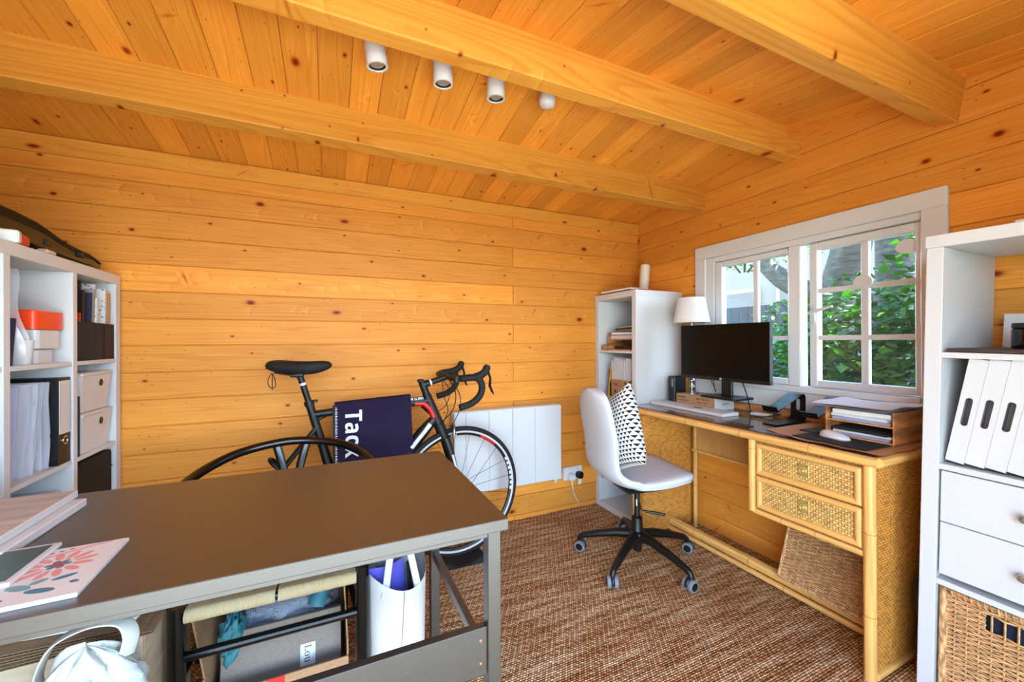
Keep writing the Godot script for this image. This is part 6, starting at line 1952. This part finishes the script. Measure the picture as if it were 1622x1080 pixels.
	for k in 20:
		var a := TAU * k / 20.0 + 0.12
		var s := 0.030 if k % 2 == 0 else -0.030
		var off := 0.35 * (1.0 if (k / 2) % 2 == 0 else -1.0)
		obj("spoke", mb().tube([Vector3(cos(a + off * 3.2) * 0.019, sin(a + off * 3.2) * 0.019, s), Vector3(cos(a) * 0.290, sin(a) * 0.290, 0.0)], 0.0011, 5), M.black_metal, wh)
	# brake caliper
	var cal := mb()
	cal.tube(arc(P.call(-1.515, 0.688, 0.03), Vector3(0, 0, 0.03), Vector3(0.004, 0.045, 0), -20, 200, 12), 0.007, 8)
	cal.box(P.call(-1.512, 0.680, 0.048), Vector3(0.035, 0.014, 0.012), 0.003)
	obj("front_brake", cal, M.steel, t)
	obj("rear_brake", mb().tube(arc(P.call(-2.285, 0.625, 0.03), Vector3(0, 0, 0.032), Vector3(-0.03, 0.03, 0), -20, 200, 12), 0.008, 8).box(P.call(-2.295, 0.602, 0.05), Vector3(0.03, 0.018, 0.012), 0.003), M.black_plastic, t)
	# seat post and saddle
	obj("seat_post", mb().tube([P.call(-2.160, 0.860), P.call(-2.200, 0.998), P.call(-2.205, 1.005)], 0.0135, 14), K, t)
	obj("clamp", mb().tube([P.call(-2.163, 0.870), P.call(-2.168, 0.889)], 0.021, 14).box(P.call(-2.140, 0.888), Vector3(0.018, 0.012, 0.016), 0.003), M.black_plastic, t)
	obj("white_band", mb().tube([P.call(-2.1895, 0.9615), P.call(-2.1925, 0.972)], 0.0142, 14), M.white_metal, t)
	obj("saddle_clamp", mb().span(P.call(-2.240, 1.000, -0.020), P.call(-2.185, 1.016, 0.020), 0.004).tube([P.call(-2.30, 1.022, 0.018), P.call(-2.23, 1.008, 0.018), P.call(-2.13, 1.024, 0.012)], 0.0035, 6).tube([P.call(-2.30, 1.022, -0.018), P.call(-2.23, 1.008, -0.018), P.call(-2.13, 1.024, -0.012)], 0.0035, 6), M.black_metal, t)
	var sd := mb()
	sd.sheet(30, 20, func(u: float, v: float):
		var x := -2.336 + 0.266 * u
		var w := lerpf(0.074, 0.022, smoothstep(0.12, 0.72, u)) * pow(maxf(0.0, 1.0 - pow(absf(u * 2.0 - 1.0), 8.0)), 0.5)
		var a := TAU * v
		var up := 0.028 if sin(a) > 0.0 else 0.033 * (0.55 + 0.45 * cos((u - 0.45) * 2.6))
		var y := 1.046 + 0.006 * cos(u * 5.0) + sin(a) * up * pow(maxf(0.0, 1.0 - pow(absf(u * 2.0 - 1.0), 5.0)), 0.5)
		return P.call(x, y, cos(a) * w), 1.0)
	obj("saddle_cover", sd, M.black_rubber, t)
	obj("drawstring", mb().tube(smooth([P.call(-2.305, 1.025, 0.05), P.call(-2.318, 0.99, 0.052), P.call(-2.312, 0.966, 0.054), P.call(-2.300, 0.960, 0.054), P.call(-2.290, 0.970, 0.054), P.call(-2.292, 0.995, 0.052), P.call(-2.303, 1.025, 0.05)]), 0.0018, 6).tube([P.call(-2.302, 1.02, 0.05), P.call(-2.302, 0.952, 0.054)], 0.002, 6), M.black_rubber, t)
	# cockpit
	obj("headset", mb().tube([P.call(-1.639, 0.886), P.call(-1.662, 0.952)], 0.0185, 14), K, t)
	obj("stem", mb().tube([P.call(-1.655, 0.938), P.call(-1.60, 0.954), P.call(-1.535, 0.974)], [0.019, 0.015, 0.017], 12).box(P.call(-1.668, 0.958), Vector3(0.034, 0.018, 0.030), 0.006), K, t)
	obj("stem_band", mb().tube([P.call(-1.624, 0.947), P.call(-1.616, 0.9495)], 0.0178, 12), M.white_metal, t)
	var bar := mb()
	bar.tube([P.call(-1.532, 0.975, -0.19), P.call(-1.532, 0.975, 0.19)], 0.0135, 12)
	obj("handlebar", bar, K, t)
	for s in [-1.0, 1.0]:
		var dz: float = 0.20 * s
		var tape := smooth([P.call(-1.532, 0.975, 0.06 * s), P.call(-1.530, 0.976, 0.15 * s), P.call(-1.505, 0.980, dz), P.call(-1.455, 0.983, dz * 1.03), P.call(-1.428, 0.965, dz * 1.04), P.call(-1.420, 0.930, dz * 1.05), P.call(-1.435, 0.892, dz * 1.06), P.call(-1.475, 0.862, dz * 1.07), P.call(-1.532, 0.846, dz * 1.08)], 6)
		obj("drop_bar", mb().tube(tape, 0.0165, 12), M.black_rubber, t)
		var hood := mb()
		hood.tube([P.call(-1.455, 0.984, dz * 1.03), P.call(-1.425, 0.992, dz * 1.03), P.call(-1.402, 1.008, dz * 1.03), P.call(-1.392, 1.030, dz * 1.03), P.call(-1.388, 1.040, dz * 1.03)], [0.018, 0.019, 0.019, 0.018, 0.011], 12)
		var hd := obj("brake_hood", hood, M.black_rubber, t)
		obj("brake_lever", mb().tube([P.call(-1.388, 1.012, dz * 1.03), P.call(-1.375, 0.975, dz * 1.03), P.call(-1.378, 0.940, dz * 1.02), P.call(-1.366, 0.912, dz * 1.02), P.call(-1.358, 0.898, dz * 1.02)], [0.010, 0.009, 0.011, 0.009, 0.004], 10, false, 0.6), M.black_metal, hd)
	var cab := [[Vector3(-1.535, 0.965, 0.33), Vector3(-1.490, 0.90, 0.36), Vector3(-1.480, 0.82, 0.35), Vector3(-1.510, 0.73, 0.33), Vector3(-1.515, 0.69, 0.33)], [Vector3(-1.540, 0.965, 0.36), Vector3(-1.515, 0.90, 0.39), Vector3(-1.520, 0.82, 0.37), Vector3(-1.560, 0.76, 0.34), Vector3(-1.585, 0.735, 0.325)], [Vector3(-1.550, 0.965, 0.27), Vector3(-1.545, 0.88, 0.27), Vector3(-1.53, 0.80, 0.30), Vector3(-1.575, 0.72, 0.325)], [Vector3(-1.545, 0.96, 0.24), Vector3(-1.50, 0.89, 0.23), Vector3(-1.53, 0.82, 0.26), Vector3(-1.595, 0.79, 0.285)]]
	for c in cab:
		obj("brake_cable", mb().tube(smooth(c, 8), 0.0022, 6), M.black_rubber, t)
	# crank
	obj("chainring", mb(Transform3D(Basis(Vector3.RIGHT, PI * 0.5), bb + Vector3(0, 0, 0.048))).lathe([Vector2(0.060, -0.002), Vector2(0.100, -0.002), Vector2(0.100, 0.002), Vector2(0.060, 0.002), Vector2(0.060, -0.002)], 40), M.black_metal, t)
	for s in [-1.0, 1.0]:
		obj("crank_arm", mb().tube([bb + Vector3(0, 0, 0.058 * s), bb + Vector3(0.165 * s, -0.03 * s, 0.070 * s)], [0.014, 0.010], 10).box(bb + Vector3(0.165 * s, -0.03 * s, 0.108 * s), Vector3(0.075, 0.018, 0.055), 0.005), M.black_metal, t)
	# trainer that holds the back of the frame, and the block under the front wheel
	var tr := thing("turbo_trainer", "black indoor bike trainer holding the rear of the road bike", "bike trainer", Transform3D(Basis.IDENTITY, Vector3(-2.405, F, Z)))
	obj("flywheel", mb(Transform3D(Basis(Vector3.RIGHT, PI * 0.5), Vector3(0.03, 0.24, -0.01))).lathe([Vector2(0, -0.05), Vector2(0.15, -0.05), Vector2(0.16, -0.04), Vector2(0.16, 0.04), Vector2(0.15, 0.05), Vector2(0, 0.05)], 32), M.black_plastic, tr)
	obj("body", mb().span(Vector3(-0.06, 0.02, -0.05), Vector3(0.06, 0.354, 0.05), 0.015), M.black_plastic, tr)
	obj("cassette", mb(Transform3D(Basis(Vector3.RIGHT, PI * 0.5), Vector3(0, 0.354, 0.03))).lathe([Vector2(0, -0.09), Vector2(0.01, -0.09), Vector2(0.012, -0.02), Vector2(0.045, -0.02), Vector2(0.03, 0.018), Vector2(0.01, 0.02), Vector2(0, 0.03)], 24), M.steel, tr)
	for s in [-1.0, 1.0]:
		obj("leg", mb().tube([Vector3(0, 0.03, 0), Vector3(-0.10, 0.016, 0.26 * s)], 0.016, 10), M.black_plastic, tr)
	var rs := thing("wheel_block", "black rubber block under the front wheel of the road bike", "wheel block", Transform3D(Basis.IDENTITY, Vector3(-1.468, F, Z)))
	obj("block", mb(Transform3D(Basis(Vector3.RIGHT, 0.0), Vector3(0, 0, -0.075))).prism(PackedVector2Array([Vector2(-0.12, 0.0), Vector2(0.12, 0.0), Vector2(0.115, 0.030), Vector2(0.08, 0.030), Vector2(0.04, 0.0095), Vector2(0.0, 0.005), Vector2(-0.04, 0.0095), Vector2(-0.08, 0.030), Vector2(-0.115, 0.030)]), 0.0, 0.15, 0.004), M.black_rubber, rs)
	# towel over the top tube, lettering running down
	var tw := thing("gym_towel", "dark purple towel with large white lettering hung over the bike frame", "towel")
	for part in 2:
		var s: float = [1.0, -1.0][part]
		var b := mb()
		b.sheet(24, 30, func(u: float, v: float):
			var x := lerpf(-2.062, -1.722, u) + 0.020 * v * u
			var z := 0.026 + 0.006 * sin(u * 6.0) * v + 0.012 * v
			var top := lerpf(0.868, 0.886, u)
			return Vector3(x, top - 0.50 * v, Z + s * z), -s)
		obj("cloth", b, M.towel, tw)
	var cap := mb()
	cap.sheet(24, 8, func(u: float, v: float):
		var a := PI * v
		return Vector3(lerpf(-2.062, -1.722, u), lerpf(0.868, 0.886, u) + 0.010 * sin(a), Z + 0.026 * cos(a)))
	obj("fold", cap, M.towel, tw)
	var hem := mb()
	for i in 60:
		hem.box(Vector3(-2.056 + 0.0008 * (i % 2), 0.855 - i * 0.0075, Z + 0.0305 + 0.0002 * i), Vector3(0.006 if i % 2 == 0 else 0.010, 0.0035, 0.001))
	obj("stitching", hem, M.white_matt, tw)
	obj("selvedge", mb().sheet(2, 20, func(u: float, v: float): return Vector3(-2.070 + 0.012 * u, 0.868 - 0.5 * v, Z + 0.027 + 0.012 * v)), M.black_rubber, tw)
	text("Tacx", 0.072, M.white_matt, tw, Transform3D(Basis(Vector3.BACK, -PI * 0.5) * Basis(Vector3.RIGHT, deg_to_rad(0.0)), Vector3(-1.984, 0.735, Z + 0.0435)), true)

func build_wall_things() -> void:
	# panel heater
	var h := thing("panel_heater", "white wall-mounted panel heater with upright grooves behind the bike wheel", "heater", Transform3D(Basis.IDENTITY, Vector3(-1.082, 0.0, 0.0)))
	obj("casing", mb().span(Vector3(-0.355, 0.268, 0.022), Vector3(0.355, 0.748, 0.094), 0.004), M.white_metal, h)
	var xs := [-0.355, -0.286, -0.142, 0.010, 0.166, 0.355]
	for i in xs.size() - 1:
		obj("front_panel", mb().span(Vector3(xs[i] + 0.0008, 0.270, 0.090), Vector3(xs[i + 1] - 0.0008, 0.744, 0.100), 0.0025), M.white_metal, h)
	obj("bracket", mb().span(Vector3(-0.25, 0.33, 0.0), Vector3(-0.20, 0.70, 0.022)), M.white_metal, h)
	obj("bracket", mb().span(Vector3(0.20, 0.33, 0.0), Vector3(0.25, 0.70, 0.022)), M.white_metal, h)
	obj("drain_valve", mb(at(Vector3(0.330, 0.268, 0.07))).lathe([Vector2(0, -0.036), Vector2(0.003, -0.034), Vector2(0.010, -0.018), Vector2(0.012, 0.0), Vector2(0, 0.0)], 14), M.white_metal, h)
	# double socket with plugs
	var s := thing("wall_socket", "white double wall socket between heater and grey office chair", "socket", Transform3D(Basis.IDENTITY, Vector3(-0.592, 0.265, 0.0)))
	obj("plate", mb().span(Vector3(-0.073, -0.043, 0), Vector3(0.073, 0.043, 0.028), 0.004), M.white_metal, s)
	for k in 2:
		obj("switch", mb().span(Vector3(-0.03 + k * 0.045, 0.018, 0.028), Vector3(-0.018 + k * 0.045, 0.036, 0.031), 0.001), M.white_metal, s)
	var pl := thing("plug", "white mains plug in the wall socket", "plug", Transform3D(Basis.IDENTITY, Vector3(-0.615, 0.248, 0.0284)))
	obj("body", mb().prism(rounded(0.048, 0.048, 0.018), 0.0, 0.034, 0.006), M.white_metal, pl)
	obj("flex", mb().tube(smooth([Vector3(0.0, -0.02, 0.018), Vector3(0.002, -0.045, 0.02), Vector3(0.006, -0.075, 0.02), Vector3(0.03, -0.12, -0.005), Vector3(0.08, -0.20, -0.018)]), 0.004, 8), M.white_metal, pl)
	var pb := thing("plug", "black mains plug with a white tag in the wall socket", "plug", Transform3D(Basis.IDENTITY, Vector3(-0.550, 0.252, 0.0284)))
	obj("body", mb().prism(rounded(0.046, 0.046, 0.018), 0.0, 0.034, 0.006), M.black_plastic, pb)
	obj("tag", mb().span(Vector3(-0.012, -0.062, 0.012), Vector3(0.014, -0.020, 0.016)), M.white_matt, pb)

func build_spotlights() -> void:
	var xs := [-1.949, -1.723, -1.522, -1.300]
	var tilt := [Vector3(4, 0, 8), Vector3(3, 0, 3), Vector3(4, 0, 2), Vector3(6, 0, -3)]
	var names := ["white ceiling spotlight nearest the cube shelf", "second white ceiling spotlight of the row", "third white ceiling spotlight of the row", "white ceiling spotlight turned away, nearest the window"]
	for k in 4:
		var top := Vector3(xs[k], ceil_y(0.945) - 0.001, 0.945)
		var l := thing("ceiling_spotlight", names[k], "spotlight", Transform3D(Basis.IDENTITY, top), "ceiling spotlights")
		var ang := deg_to_rad(8.5)
		obj("mount", mb(Transform3D(Basis(Vector3.RIGHT, -ang), Vector3.ZERO)).lathe([Vector2(0, 0.0), Vector2(0.032, 0.0), Vector2(0.032, -0.012), Vector2(0.012, -0.014), Vector2(0.012, -0.03), Vector2(0, -0.03)], 24), M.white_metal, l)
		var tl: Vector3 = tilt[k]
		var tt := Transform3D(Basis.from_euler(Vector3(deg_to_rad(tl.x), 0, deg_to_rad(tl.z))), Vector3(0, -0.016, 0))
		var drop := -0.090
		if k == 3:
			# this one points back up towards the beam: its closed round end hangs down
			obj("barrel", mb(tt).lathe([Vector2(0, 0.0), Vector2(0.0325, -0.004), Vector2(0.0325, -0.048), Vector2(0.030, -0.060), Vector2(0.022, -0.068), Vector2(0, -0.071)], 28), M.white_metal, l)
			continue
		obj("barrel", mb(tt).lathe([Vector2(0, 0.0), Vector2(0.031, 0.0), Vector2(0.0325, -0.002), Vector2(0.0325, drop + 0.03), Vector2(0.0335, drop + 0.029), Vector2(0.0335, drop), Vector2(0.0275, drop), Vector2(0.0260, drop + 0.012), Vector2(0, drop + 0.012)], 28), M.white_metal, l)
		obj("gasket", mb(tt).lathe([Vector2(0.0275, drop + 0.003), Vector2(0.0245, drop + 0.004), Vector2(0.0245, drop + 0.011), Vector2(0.027, drop + 0.011)], 28), M.black_rubber, l)
		obj("bulb", mb(tt).lathe([Vector2(0.0245, drop + 0.008), Vector2(0.018, drop + 0.0045), Vector2(0.006, drop + 0.003), Vector2(0.004, drop + 0.006), Vector2(0, drop + 0.006)], 24), M.bulb_glass, l)
